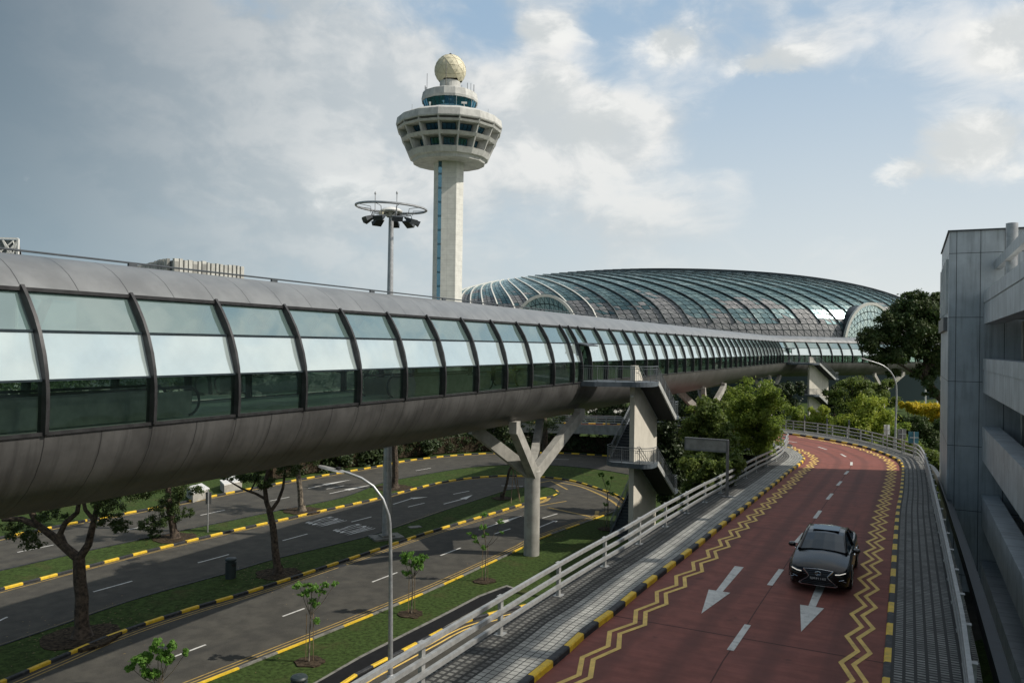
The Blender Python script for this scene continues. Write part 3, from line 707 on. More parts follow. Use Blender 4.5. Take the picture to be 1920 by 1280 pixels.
def guard_rail(name, label, P, zs, post_h, step, skip=0, cat='guard rail', side=1, pw=(.14, .09)):
    t = thing(name, label, cat, tuple(P[0])); Q = resample(P, 1.0)
    for z in zs: MB().bar([(p.x, p.y, p.z + z) for p in Q], .10, .10).build('rail', M_rail, t, smooth='auto')
    K = resample(offset(P, side * .10), step)
    for i in range(len(K) - 1):
        a = K[i]; d = (K[min(i + 1, len(K) - 1)] - a); rz = math.atan2(d.y, d.x)
        mb = MB(); mb.box(a.x, a.y, a.z, pw[0], pw[1], post_h, rz); mb.box(a.x, a.y, a.z - .01, .30, .24, .03, rz); mb.box(a.x, a.y, a.z + post_h, pw[0] + .05, pw[1] + .05, .02, rz)
        mb.build('post', M_rail, t)
    return t
RL = [p for p in OLn if True]
RL = resample(offset(resample(OLn, 1.0), 0), 1.0)
guard_rail('guard_rail', 'pale grey three-bar metal railing along the left edge of the red ramp', RL, (.34, .64, .98), .97, 3.6, side=-1)
RRr = resample(ORn, 1.0)
guard_rail('guard_rail', 'grey three-bar metal railing bending round the outer right edge of the red ramp', RRr, (.36, .66, 1.0), .98, 2.6, side=1)

# ------------------------------------------------------------------ tubular footbridge
BAY = 3.263; P0 = 12.95; Q0 = -22.83; PC = 145.0; RC = 12.0; PHI = R_(26.5); TURN = R_(29.5)
def path(sv):                              # centre line: point and travel direction at distance sv
    if sv <= PC: p = PQ(sv, Q0); return p, Vector((SN, CS, 0))
    c = PQ(PC, Q0 + RC); L = RC * TURN
    a = min(sv - PC, L) / RC
    r = PQ(PC, Q0) - c; ca, sa = math.cos(-a), math.sin(-a)
    p = c + Vector((r.x * ca - r.y * sa, r.x * sa + r.y * ca, 0)); h = PHI + a; t = Vector((math.sin(h), math.cos(h), 0))
    if sv > PC + L: p = p + t * (sv - PC - L)
    return p, t
def BX(sv, u, z):                          # u: towards the camera side
    p, t = path(sv); n = Vector((t.y, -t.x, 0)); return Vector((p.x + n.x * u, p.y + n.y * u, z + CZ))
K0, K1 = -5, 60
S_K = [P0 + BAY * k for k in range(K0, K1 + 1)]
s0, s1 = S_K[0], S_K[-1]
stn = []
x = s0
while x < s1 + .01:
    stn.append(x); x += BAY / 2
roofP = [(1.93, 1.33), (1.72, 1.57), (1.45, 1.83), (1.1, 2.07), (.7, 2.26), (.3, 2.37), (0, 2.4)]
roofP = roofP + [(-a, b_) for a, b_ in roofP[::-1][1:]]
bellP = [(3.0, -2.42), (2.96, -2.75), (2.84, -3.15), (2.62, -3.58), (2.3, -4.0), (1.85, -4.4), (1.3, -4.72), (.7, -4.93), (0, -5.0)]
bellP = bellP + [(-a, b_) for a, b_ in bellP[::-1][1:]]
BR = thing('footbridge', 'long grey metal tube footbridge with curved glass sides raised on forked concrete columns', 'footbridge', tuple(BX(0, 0, -CZ)))
def sweep(prof, ss, mt, name, parent, flip=False, th=0.0):
    mb = MB(); rows = [[BX(sv, u, z) for u, z in prof] for sv in ss]; L = [0]
    for i in range(1, len(prof)): L.append(L[-1] + math.dist(prof[i], prof[i - 1]))
    n = len(prof); vs = [v for r in rows for v in r]; fs = []; uv = []
    for i in range(len(ss) - 1):
        for j in range(n - 1):
            f = (i * n + j, i * n + j + 1, (i + 1) * n + j + 1, (i + 1) * n + j)
            w = [(ss[i] - P0, L[j]), (ss[i] - P0, L[j + 1]), (ss[i + 1] - P0, L[j + 1]), (ss[i + 1] - P0, L[j])]
            if flip: f = f[::-1]; w = w[::-1]
            fs.append(f); uv.append(w)
    mb.add(vs, fs, 0, uv); return mb.build(name, mt, parent, smooth='auto')
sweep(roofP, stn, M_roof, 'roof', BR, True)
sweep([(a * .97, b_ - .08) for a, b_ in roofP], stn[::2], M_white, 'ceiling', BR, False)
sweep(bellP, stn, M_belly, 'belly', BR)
M_floor = mat('bridge_floor', (.42, .43, .38), .6, var=.08)
mb = MB(); mb.strip([BX(sv, -2.9, -2.46) for sv in stn], [BX(sv, 2.9, -2.46) for sv in stn]); mb.build('floor', M_floor, BR)
edge = MB()
edge.bar([BX(sv, 1.95, 1.30) for sv in stn], .12, .10); edge.bar([BX(sv, 3.0, -2.44) for sv in stn], .10, .09)
edge.build('edge_trim', M_rib, BR)
gl = [(1.90, 1.28), (2.55, .20), (2.96, -1.07), (2.93, -2.40)]
ribc = [(1.93, 1.36), (2.22, .98), (2.5, .52), (2.70, .10), (2.88, -.42), (2.99, -.90), (3.04, -1.35), (3.05, -1.85), (3.02, -2.45)]
def rib_mb(sv, w=.10, side=1):
    mb = MB(); o = []; p, t = path(sv); T = t * w / 2
    for i, (u, z) in enumerate(ribc):
        a = ribc[max(0, i - 1)]; b_ = ribc[min(len(ribc) - 1, i + 1)]; tx, tz = b_[0] - a[0], b_[1] - a[1]; L = math.hypot(tx, tz); nx, nz_ = -tz / L, tx / L
        ou = (u + nx * .10, z + nz_ * .10); inn = (u - nx * .24, z - nz_ * .24)
        A_, B_ = BX(sv, side * ou[0], ou[1]), BX(sv, side * inn[0], inn[1]); o += [A_ + T, A_ - T, B_ - T, B_ + T]
    n = len(ribc); fs = []
    for i in range(n - 1):
        for j in range(4): fs.append((i * 4 + j, (i + 1) * 4 + j, (i + 1) * 4 + (j + 1) % 4, i * 4 + (j + 1) % 4))
    fs += [(0, 1, 2, 3), (n * 4 - 1, n * 4 - 2, n * 4 - 3, n * 4 - 4)]
    mb.add(o, fs); return mb
DOOR1 = (11.46, 12.0)
sD2 = None
ksh = [k for k in range(K0, K1 + 1) if k >= -3]
for k in ksh: rib_mb(P0 + BAY * k).build('rib', M_rib, BR, smooth='auto')
rib_mb(P0 + BAY * 11.46).build('rib', M_rib, BR, smooth='auto')
def window(sa, sb):
    mb = MB(); N = 3 if (sb > PC - 2 and sa < PC + 9) else 1
    for g_, (lo, hi) in enumerate(((0, 1), (1, 2), (2, 3))):
        for q in range(N):
            a, b_ = sa + (sb - sa) * q / N, sa + (sb - sa) * (q + 1) / N
            mb.add([BX(a, *gl[hi]), BX(b_, *gl[hi]), BX(b_, *gl[lo]), BX(a, *gl[lo])], [(0, 1, 2, 3)], g_)
    for j in (1, 2):
        mb.bar([BX(sa, gl[j][0] + .02, gl[j][1]), BX(sb, gl[j][0] + .02, gl[j][1])], .07, .055, 3)
    mb.build('window', [GL_up, GL_mid, GL_low, M_frame], BR)
for k in ksh[:-1]:
    a, b_ = P0 + BAY * k, P0 + BAY * (k + 1)
    if k == 11: window(a, P0 + BAY * 11.46)
    else: window(a + .05, b_ - .05)
# far side seen through the glass
mb = MB()
for k in range(K0, K1):
    a, b_ = P0 + BAY * k, P0 + BAY * (k + 1)
    mb.add([BX(b_, -gl[3][0], gl[3][1]), BX(a, -gl[3][0], gl[3][1]), BX(a, -gl[2][0], gl[2][1]), BX(b_, -gl[2][0], gl[2][1])], [(0, 1, 2, 3)], 0)
    mb.add([BX(b_, -gl[2][0], gl[2][1]), BX(a, -gl[2][0], gl[2][1]), BX(a, -gl[0][0], gl[0][1]), BX(b_, -gl[0][0], gl[0][1])], [(0, 1, 2, 3)], 0)
mb.build('rear_glazing', GL_far, BR)
mb = MB()
for k in range(K0, K1):
    r = rib_mb(P0 + BAY * k, .12, -1); mb.add(r.v, r.f)
mb.build('rear_frame', M_rib, BR)
sp = MB(); sp.tube([BX(sv, -.05, 2.52) for sv in stn], .032, 6); sp.build('ridge_rail', M_dkmet, BR)
for k in range(K0, 45, 2):
    c = BX(P0 + BAY * (k + .5), -.05, 2.36); p_, t_ = path(P0 + BAY * (k + .5)); MB().obox(c + Vector((0, 0, .10)), t_ * .16, Vector((t_.y, -t_.x, 0)) * .04, (0, 0, .07)).build('bracket', M_dkmet, BR)
# doors to the stairs
def door(sa, sb, zt=.05):
    mb = MB(); f = 3.04
    for sv in (sa, sb): mb.bar([BX(sv, f, -2.44), BX(sv, f - .25, zt)], .09, .09)
    mb.bar([BX(sa, f - .25, zt), BX(sb, f - .25, zt)], .09, .09)
    d = mb.build('door', M_dkmet, BR)
    MB().add([BX(sa, f - .05, -2.42), BX(sb, f - .05, -2.42), BX(sb, f - .3, zt), BX(sa, f - .3, zt)], [(0, 1, 2, 3)]).build('door_leaf', GL_low, d)
    c = MB(); c.add([BX(sa - .3, 2.5, zt + .22), BX(sb + .1, 2.5, zt + .22), BX(sb + .1, 3.5, zt + .02), BX(sa - .3, 3.5, zt + .02), BX(sa - .3, 2.5, zt + .14), BX(sb + .1, 2.5, zt + .14), BX(sb + .1, 3.5, zt - .05), BX(sa - .3, 3.5, zt - .05)], [(0, 3, 2, 1), (4, 5, 6, 7), (0, 1, 5, 4), (1, 2, 6, 5), (2, 3, 7, 6), (3, 0, 4, 7)])
    c.build('canopy', M_dkmet, d)
    mb = MB(); mb.add([BX(sa, f - .3, zt), BX(sb, f - .3, zt), BX(sb, 1.9, 1.28), BX(sa, 1.9, 1.28)], [(0, 1, 2, 3)]); mb.build('transom_pane', GL_up, d)
door(P0 + BAY * 11.5, P0 + BAY * 12.0)

# moving walkways inside the tube
M_hand = mat('black_handrail', (.02, .02, .02), .4, var=.1); M_steel = mat('brushed_steel', (.45, .45, .44), .35, .8, var=.08)
for i, (a, b_, u) in enumerate([(6.5, 18.6, 1.5), (29.0, 39.0, 1.5), (41.8, 70, 1.5)]):
    t = thing('moving_walkway', ['moving walkway with looped handrail end inside the near stretch of the tube', 'moving walkway inside the tube above the forked column', 'long moving walkway inside the tube beyond the forked column'][i], 'walkway', tuple(BX((a + b_) / 2, u, -2.4)), 'moving walkways inside the tube')
    for du in (-.75, .75):
        pl = [BX(a + .4, u + du, -2.38)] + [BX(a + .45 - .45 * math.sin(w), u + du, -1.93 - .45 * math.cos(w)) for w in [k * math.pi / 8 for k in range(1, 8)]] + [BX(a + .45, u + du, -1.48), BX(b_ - .45, u + du, -1.48)] + [BX(b_ - .45 + .45 * math.sin(w), u + du, -1.93 + .45 * math.cos(w)) for w in [k * math.pi / 8 for k in range(1, 8)]] + [BX(b_ - .4, u + du, -2.38)]
        MB().tube(pl, .045, 6).build('handrail', M_hand, t)
        MB().add([BX(a + .3, u + du, -2.4), BX(b_ - .3, u + du, -2.4), BX(b_ - .3, u + du, -1.6), BX(a + .3, u + du, -1.6)], [(0, 1, 2, 3)]).build('balustrade', M_steel, t)

# forked columns
def pier(name, label, sv, al=6.0, ab=3.7):
    c, t = path(sv); n = Vector((t.y, -t.x, 0)); c = c + n * 1.3; T = thing(name, label, 'bridge column', (c.x, c.y, 0), 'forked columns under the footbridge')
    MB().lathe([(.5, 0), (.5, 5.35), (.46, 5.42), (.46, 5.6)], 28, (c.x, c.y, 0)).build('shaft', M_conc, T, smooth='auto')
    for a_, u_, z_ in ((al, .8, -4.85), (al, -2.2, -5.2), (-ab, .5, -5.0), (-ab, -2.2, -5.2)):
        i = 1 if a_ > 0 else -1; j = 1 if u_ > 0 else -1
        b0 = Vector((c.x, c.y, 5.25)) + t * .18 * i + n * .12 * j; b1 = Vector((c.x, c.y, CZ + z_)) + t * a_ + n * u_
        d = (b1 - b0).normalized(); s1_ = d.cross(Vector((0, 0, 1))).normalized(); s2_ = s1_.cross(d)
        mb = MB(); w0, w1 = .26, .24
        vs = [b0 + s1_ * w0 * a + s2_ * .38 * b_ for a, b_ in ((-1, -1), (1, -1), (1, 1), (-1, 1))] + [b1 + s1_ * w1 * a + s2_ * .34 * b_ for a, b_ in ((-1, -1), (1, -1), (1, 1), (-1, 1))]
        mb.add(vs, [(0, 1, 2, 3), (7, 6, 5, 4), (0, 4, 5, 1), (1, 5, 6, 2), (2, 6, 7, 3), (3, 7, 4, 0)])
        mb.obox(b1 + Vector((0, 0, .10)), s1_ * .24, Vector((d.x, d.y, 0)).normalized() * .34, (0, 0, .36))
        mb.build('arm', M_conc, T)
    return T
pier('forked_column', 'round concrete column forking into four arms on the grass beside the near road', 46.4)
pier('forked_column', 'forked concrete column half hidden behind the round leafy tree by the ramp', 95.2)
pier('forked_column', 'forked concrete column at the bend of the tube above the dark trees', 143.5)
pier('forked_column', 'forked concrete column behind the far street lamp, vine on its shaft', 182.5)

# ------------------------------------------------------------------ stair towers
def stair(label, Fr, doorleft=-2.8):
    o0 = Fr(0, 2.7, 0); T = thing('stair_tower', label, 'staircase', tuple(o0), 'stair towers beside the footbridge')
    def poly_a(name, pts, b0, b1, mt):         # outline in a,z extruded over b
        mb = MB(); n = len(pts); vs = [Fr(a, b0, z) for a, z in pts] + [Fr(a, b1, z) for a, z in pts]
        mb.add(vs, [tuple(range(n)), tuple(range(n, 2 * n))[::-1]] + [(i, i + n, (i + 1) % n + n, (i + 1) % n) for i in range(n)])
        return mb.build(name, mt, T)
    Z = [11.03, 8.28, 5.48, 2.73, 0.0]
    poly_a('wall', [(0, 0), (5.5, 0), (5.5, 8.6), (2.3, 10.6), (.75, 12.1), (0, 12.1)], 2.58, 2.93, M_stairw)
    def slab(name, pts, z, th=.32):
        mb = MB(); n = len(pts); vs = [Fr(a, b_, z) for a, b_ in pts] + [Fr(a, b_, z - th) for a, b_ in pts]
        mb.add(vs, [tuple(range(n)), tuple(range(n, 2 * n))[::-1]] + [(i, i + n, (i + 1) % n + n, (i + 1) % n) for i in range(n)]); return mb.build(name, M_deckg, T)
    def arc(ca, cb, r, a0, a1, k=6): return [(ca + r * math.cos(R_(a0 + (a1 - a0) * i / k)), cb + r * math.sin(R_(a0 + (a1 - a0) * i / k))) for i in range(k + 1)]
    top = [(doorleft, -.25), (doorleft, 1.0)] + arc(-.35, 3.0, 1.35, 180, 90, 8) + [(.8, 4.35), (.8, -.25)]
    slab('landing', top, Z[0])
    mid = [(.8, .95)] + arc(.1, 1.95, 1.0, 270, 180, 6) + arc(.1, 3.35, 1.0, 180, 90, 6) + [(.8, 4.35)]
    slab('landing', mid, Z[2])
    for zi in (1, 3): slab('landing', [(5.45, .95), (6.5, .95), (6.5, 4.35), (5.45, 4.35)], Z[zi], .25)
    def flight(zt, zb, b0, b1, left):
        a0, a1 = (.8, 5.5); n = 16; mb = MB(); st = []
        A_ = (lambda k: a0 + (a1 - a0) * k / n)
        for k in range(n):                     # treads from the top
            x0, x1 = A_(k), A_(k + 1)
            if left: x0, x1 = a0 + a1 - x0, a0 + a1 - x1
            z = zt - (zt - zb) * (k + 1) / n
            c = (Fr(x0, b0, z) + Fr(x1, b1, z)) / 2; e1 = (Fr(x1, b0, z) - Fr(x0, b0, z)) / 2 * 1.12; e2 = (Fr(x0, b1, z) - Fr(x0, b0, z)) / 2 * .97
            mb.obox(c + Vector((0, 0, .0)), e1, e2, (0, 0, .03)); 
            mb.obox(Fr(x0, (b0 + b1) / 2, z + (zt - zb) / n / 2 - .02), e1 * .06, e2, (0, 0, (zt - zb) / n / 2))
        mb.build('steps', M_dkmet, T)
        xa, xb = (a1, a0) if left else (a0, a1)
        mb = MB()
        for b_ in (b0, b1):
            mb.bar([Fr(xa, b_, zt - .10), Fr(xb, b_, zb - .12)], .10, .34)
        q = [Fr(xa, b0, zt - .30), Fr(xa, b1, zt - .30), Fr(xb, b1, zb - .30), Fr(xb, b0, zb - .30)]
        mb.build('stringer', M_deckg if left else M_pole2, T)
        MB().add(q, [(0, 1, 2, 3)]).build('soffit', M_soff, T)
    flight(Z[0], Z[1], 2.98, 4.35, False); flight(Z[1], Z[2], .95, 2.53, True)
    flight(Z[2], Z[3], 2.98, 4.35, False); flight(Z[3], Z[4], .95, 2.53, True)
    def railing(pts):                          # pts (a,b,z) along the walking line
        W3 = [Fr(*p) for p in pts]; mb = MB(); H = 1.05
        mb.tube(lift(W3, H), .028, 6); mb.tube(lift(W3, .10), .018, 5); mb.tube(lift(W3, H - .16), .016, 5)
        Lr = resample(W3, .14)
        for i, p in enumerate(Lr):
            big = i % 9 == 0; r = .024 if big else .009; h = H if big else H - .16
            mb.tube([p + Vector((0, 0, 0 if big else .1)), p + Vector((0, 0, h))], r, 4, caps=False)
        mb.build('railing', M_railp, T)
    railing([(doorleft + .05, -.1, Z[0]), (doorleft + .05, 1.0, Z[0])] + [(a, b_, Z[0]) for a, b_ in arc(-.35, 3.0, 1.30, 180, 90, 8)] + [(.8, 4.3, Z[0]), (5.5, 4.3, Z[1])])
    railing([(.75, 1.0, Z[2])] + [(a, b_, Z[2]) for a, b_ in arc(.1, 1.95, .95, 270, 180, 6)] + [(a, b_, Z[2]) for a, b_ in arc(.1, 3.35, .95, 180, 90, 6)] + [(.8, 4.3, Z[2]), (5.5, 4.3, Z[3])])
    for zt, zb in ((Z[1], Z[2]), (Z[3], Z[4])): railing([(5.5, 1.0, zt), (.8, 1.0, zb)])
    for zt in (Z[1], Z[3]): railing([(5.55, 4.28, zt), (6.45, 4.28, zt), (6.45, 1.0, zt), (5.5, 1.0, zt)])
    for zt, zb in ((Z[0], Z[1]), (Z[2], Z[3])):
        MB().tube([Fr(.3, 3.05, zt + 1.0), Fr(.9, 3.05, zt + .95), Fr(5.5, 3.05, zb + .95)], .025, 6).build('handrail', M_railp, T)
        MB().tube([Fr(.3, 3.05, zt + .7), Fr(.9, 3.05, zt + .65), Fr(5.5, 3.05, zb + .65)], .02, 6).build('handrail', M_railp, T)
    for i in (0,): MB().obox(Fr(-.08, 2.75, 10.0), (.10, 0, 0), (0, .10, 0), (0, 0, .07)).build('bulkhead_lamp', M_white, T)
    return T
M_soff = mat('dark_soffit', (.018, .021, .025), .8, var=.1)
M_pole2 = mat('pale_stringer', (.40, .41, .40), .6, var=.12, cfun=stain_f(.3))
M_railp = mat('stair_rail_metal', (.16, .18, .20), .45, .4, var=.1)
stair('near stair tower with pale wall and two curved landings beside the footbridge', lambda a, b_, z: PQ(53.0 + a, -19.83 + b_, z), -2.75)
sb = PC + RC * TURN + 1.0
def F2(sv):
    p, t = path(sv); n = Vector((t.y, -t.x, 0)); return lambda a, b_, z: Vector((p.x + t.x * a + n.x * (3.0 + b_), p.y + t.y * a + n.y * (3.0 + b_), z))
def proj(v):
    d = Vector(v) - Vector((0, 0, CZ)); k = d.dot(cF); return 960 + FPX * d.dot(cR) / k, 640 - FPX * d.dot(cU) / k
while proj(F2(sb)(0, 2.93, 8))[0] < 1514 and sb < 200: sb += .2
stair('distant stair tower at the bend of the tube rising above the bushes', F2(sb), -2.75)
door(sb - 2.6, sb - .9)

# ------------------------------------------------------------------ control tower
TX, TY = (837 - 960) / FPX * 181, 181.0
fa = math.atan2(-TY, -TX)                  # direction from the tower to the camera
TW = thing('control_tower', 'tall control tower with slender pale shaft, flared concrete drum and cream radome ball', 'control tower', (TX, TY, 0))
tc_ = (TX, TY, CZ); N16 = 16; r16 = fa + R_(10.6)
right = Vector((-math.sin(fa), math.cos(fa), 0)); toc = Vector((math.cos(fa), math.sin(fa), 0))
if right.x < 0: right = -right
def TP(r, f, z): return Vector((TX, TY, CZ + z)) + right * r + toc * f
sh = [(-3.35, -1.5), (-3.35, 1.0), (-2.45, 2.9), (-2.35, 2.95), (1.75, 2.95), (3.35, .9), (3.35, -1.5), (1.6, -3.2), (-1.6, -3.2)]
shc = [(-3.35, -1.5), (-3.35, .7), (-2.35, 2.95), (-2.35, 2.35), (-1.55, 2.35), (-1.55, 2.95), (1.75, 2.95), (3.35, .9), (3.35, -1.5), (1.6, -3.2), (-1.6, -3.2)]
mb = MB(); mb.prism([tuple(TP(a, b_, 0))[:2] for a, b_ in shc], 0, CZ + 41.0); mb.build('shaft', M_shaft, TW)
M_lb = mat('light_blue_glass', (.03, .16, .24), .25, .1, var=.1)
mb = MB(); zz = -CZ + 1
for k in range(17):
    za, zb = -12 + k * 3.15, -12 + k * 3.15 + 2.7
    if za > 41: break
    zb = min(zb, 41); mb.add([TP(-2.34, 2.36, za), TP(-1.56, 2.36, za), TP(-1.56, 2.36, zb), TP(-2.34, 2.36, zb)], [(0, 1, 2, 3)], 0)
    mb.add([TP(-2.34, 2.37, zb), TP(-1.56, 2.37, zb), TP(-1.56, 2.37, zb + .45), TP(-2.34, 2.37, zb + .45)], [(0, 1, 2, 3)], 1)
mb.build('stair_window_strip', [GL_tow, M_lb], TW)
Rz = lambda z: 8.95 + (z - 41.8) * (12.05 - 8.95) / (48.4 - 41.8)
MB().lathe([(3.0, 41.0), (8.2, 40.9), (8.4, 41.55), (8.95, 41.8), (Rz(43.0), 43.0), (Rz(43) - .5, 43.05), (Rz(43) - 2.3, 43.05)], N16, tc_, r16).build('lower_drum', M_towc, TW)
MB().lathe([(7.6, 45.25), (Rz(45.2) - .1, 45.2), (Rz(45.9) + .05, 45.9), (7.6, 45.95)], N16, tc_, r16).build('floor_band', M_towc, TW)
MB().lathe([(9.0, 47.75), (11.75, 47.8), (11.95, 48.25), (9.0, 48.25)], N16, tc_, r16).build('thin_beam', M_towc, TW)
MB().lathe([(9.0, 48.75), (12.05, 48.75), (12.15, 49.0), (11.9, 50.5), (10.2, 51.35), (5.5, 51.5)], N16, tc_, r16).build('roof_band', M_towc, TW)
MB().lathe([(7.2, 43), (8.0, 45.3), (8.1, 45.9), (9.9, 47.8), (9.9, 48.9)], N16, tc_, r16).build('core_wall', M_towc, TW)
for k in range(N16):
    a = r16 + 2 * math.pi * k / N16; d = Vector((math.cos(a), math.sin(a), 0)); s_ = Vector((-d.y, d.x, 0)) * .16; c = Vector(tc_)
    pr = [(6.3, 42.9), (Rz(42.9) - .05, 42.9), (12.0, 48.8), (8.6, 48.8)]
    vs = [c + d * r + Vector((0, 0, z)) + s_ for r, z in pr] + [c + d * r + Vector((0, 0, z)) - s_ for r, z in pr]
    MB().add(vs, [(0, 1, 2, 3), (7, 6, 5, 4), (0, 4, 5, 1), (1, 5, 6, 2), (2, 6, 7, 3), (3, 7, 4, 0)]).build('fin', M_towc, TW)
    am = a + math.pi / N16; dm = Vector((math.cos(am), math.sin(am), 0)); sm = Vector((-dm.y, dm.x, 0)); ca = math.cos(math.pi / N16)
    for (z0, z1, r0, r1, hw) in ((43.25, 45.0, 7.32, 7.93, 1.15), (46.1, 47.65, 8.32, 9.78, 1.45)):
        mb = MB(); b0, b1 = r0 * ca + .05, r1 * ca + .05
        q = [c + dm * b0 + Vector((0, 0, z0)) - sm * hw, c + dm * b0 + Vector((0, 0, z0)) + sm * hw, c + dm * b1 + Vector((0, 0, z1)) + sm * hw, c + dm * b1 + Vector((0, 0, z1)) - sm * hw]
        mb.add([q[0], q[1], q[2], q[3]], [(0, 1, 2, 3)], 0)
        for f in (0, .33, .67, 1.0):
            mb.bar([q[0].lerp(q[1], f) + dm * .04, q[3].lerp(q[2], f) + dm * .04], .09, .09, 1)
        mb.bar([q[0] + dm * .05, q[1] + dm * .05], .1, .1, 1); mb.bar([q[3] + dm * .05, q[2] + dm * .05], .1, .1, 1); mb.bar([q[0].lerp(q[3], .3) + dm * .05, q[1].lerp(q[2], .3) + dm * .05], .06, .06, 1)
        mb.build('window', [GL_tow, M_frame], TW)
MB().lathe([(5.5, 51.3), (5.5, 52.5), (5.2, 52.5)], N16, tc_, r16).build('cab_base', M_towc, TW)
MB().lathe([(5.9, 54.75), (6.4, 54.75), (6.5, 55.2), (6.2, 56.7), (5.6, 57.0), (0.1, 57.1)], N16, tc_, r16).build('cab_roof', M_towc, TW)
mb = MB()
mb.lathe([(5.3, 52.4), (6.15, 54.8)], N16, tc_, r16)
mb.build('cab_glass', GL_tow, TW)
for k in range(N16 * 2):
    a = r16 + math.pi * k / N16; f = 1.0 if k % 2 == 0 else math.cos(math.pi / N16)
    c = Vector(tc_); d = Vector((math.cos(a), math.sin(a), 0)); MB().bar([c + d * 5.33 * f + Vector((0, 0, 52.4)), c + d * 6.18 * f + Vector((0, 0, 54.8))], .06, .06).build('cab_mullion', M_frame, TW)
MB().lathe([(2.35, 56.9), (2.35, 59.6)], 24, tc_, 0).build('radome_base', M_towc, TW)
import bmesh
bm = bmesh.new(); bmesh.ops.create_icosphere(bm, subdivisions=3, radius=3.57); me = bpy.data.meshes.new('radome')
bmesh.ops.rotate(bm, verts=bm.verts, cent=(0, 0, 0), matrix=Matrix.Rotation(.5, 3, 'X') @ Matrix.Rotation(.4, 3, 'Z'))
kill = [v for v in bm.verts if v.co.z < -2.9]; bmesh.ops.delete(bm, geom=kill, context='VERTS')
# coarser facets: a ball of flat triangles with raised seams
bm.to_mesh(me); bm.free(); me.materials.append(M_cream)
ob = bpy.data.objects.new('radome', me); SC.collection.objects.link(ob); ob.parent = TW; ob.location = (0, 0, CZ + 62.2)
mb = MB()
for e in me.edges:
    pass
bm = bmesh.new(); bmesh.ops.create_icosphere(bm, subdivisions=2, radius=3.60); bmesh.ops.rotate(bm, verts=bm.verts, cent=(0, 0, 0), matrix=Matrix.Rotation(.5, 3, 'X') @ Matrix.Rotation(.4, 3, 'Z'))
for e in bm.edges:
    a, b_ = e.verts[0].co, e.verts[1].co
    if min(a.z, b_.z) < -2.9: continue
    mid = (a + b_) / 2; mid = mid.normalized() * 3.585
    mb.tube([Vector(tc_) + Vector((0, 0, 62.2)) + a * .992, Vector(tc_) + Vector((0, 0, 62.2)) + mid, Vector(tc_) + Vector((0, 0, 62.2)) + b_ * .992], .035, 4, caps=False)
bm.free(); mb.build('radome_seams', mat('radome_seam', (.46, .42, .30), .7, var=.05), TW)
MB().lathe([(.3, 0), (.3, .35), (.1, .5)], 8, (TX, TY, CZ + 65.7)).build('beacon', M_dkmet, TW)
for (r, f, h, w) in [(-5.2, .5, 4.6, .05), (-5.6, 1.2, 1.6, .08), (-5.4, .8, 1.4, .08), (-.9, 5.2, 6.1, .09), (3.9, 1.5, 2.5, .06), (4.7, 1.2, 2.6, .05), (5.4, .8, 2.4, .08), (-5.9, -1, 1.2, .05), (2.6, 4.5, 1.0, .05)]:
    b0 = TP(r, f, 56.6); MB().tube([b0, b0 + Vector((0, 0, h))], w, 5).build('antenna', M_kg if h > 6 else M_dkmet, TW)
for (r, f, z, h) in [(1.4, 10.0, 51.2, 2.4), (4.7, 9.2, 51.2, 2.0), (-8.2, 6.5, 50.9, 1.4), (8.5, 5.5, 50.9, 1.3), (5.9, 8.1, 51.0, .9)]:
    b0 = TP(r, f, z); MB().tube([b0, b0 + Vector((0, 0, h))], .045, 5).build('roof_mast', M_pole, TW)
for (r, f, w) in [(3.1, 9.2, .6), (-4.3, 8.2, .2)]:
    b0 = TP(r, f, 51.9); mb = MB(); mb.tube([b0 + Vector((0, 0, -.9)), b0 + Vector((0, 0, .1))], .09, 6); mb.obox(b0 + Vector((0, 0, .35)), right * w, toc * .25, (0, 0, .16)); mb.build('radar_unit', M_white, TW)

# ------------------------------------------------------------------ high floodlight mast
c = G(727, 1007); MX, MY = c.x, 54.6; MZ = AT(734, 398, MY).z
HM = thing('floodlight_mast', 'tall grey floodlight mast with a tilted ring and lamps at its head', 'floodlight mast', (MX, MY, 0))
MB().tube([(MX, MY, z) for z in (0, MZ * .35, MZ * .7, MZ - .2)], [.31, .27, .22, .17], 18).build('pole', M_pole, HM, smooth='auto')
MB().box(MX, MY, 0, 2.1, 1.5, .22, .5).box(MX, MY, .22, .9, .9, .12, .5).build('base_plinth', M_kg, HM)
def RG(r, a, z): return Vector((MX + r * math.cos(a), MY + r * math.sin(a), MZ + z + .05 * math.cos(a - 2.8) * r))
MB().tube([RG(2.4, 2 * math.pi * i / 48, .30) for i in range(48)], .085, 6, closed=True).build('ring', M_pole, HM, smooth='auto')
MB().lathe([(.30, -.35), (.45, -.1), (.75, .0), (.78, .08), (.6, .22), (.3, .32), (0.02, .35)], 24, (MX, MY, MZ)).build('cap', M_white, HM, smooth='auto')
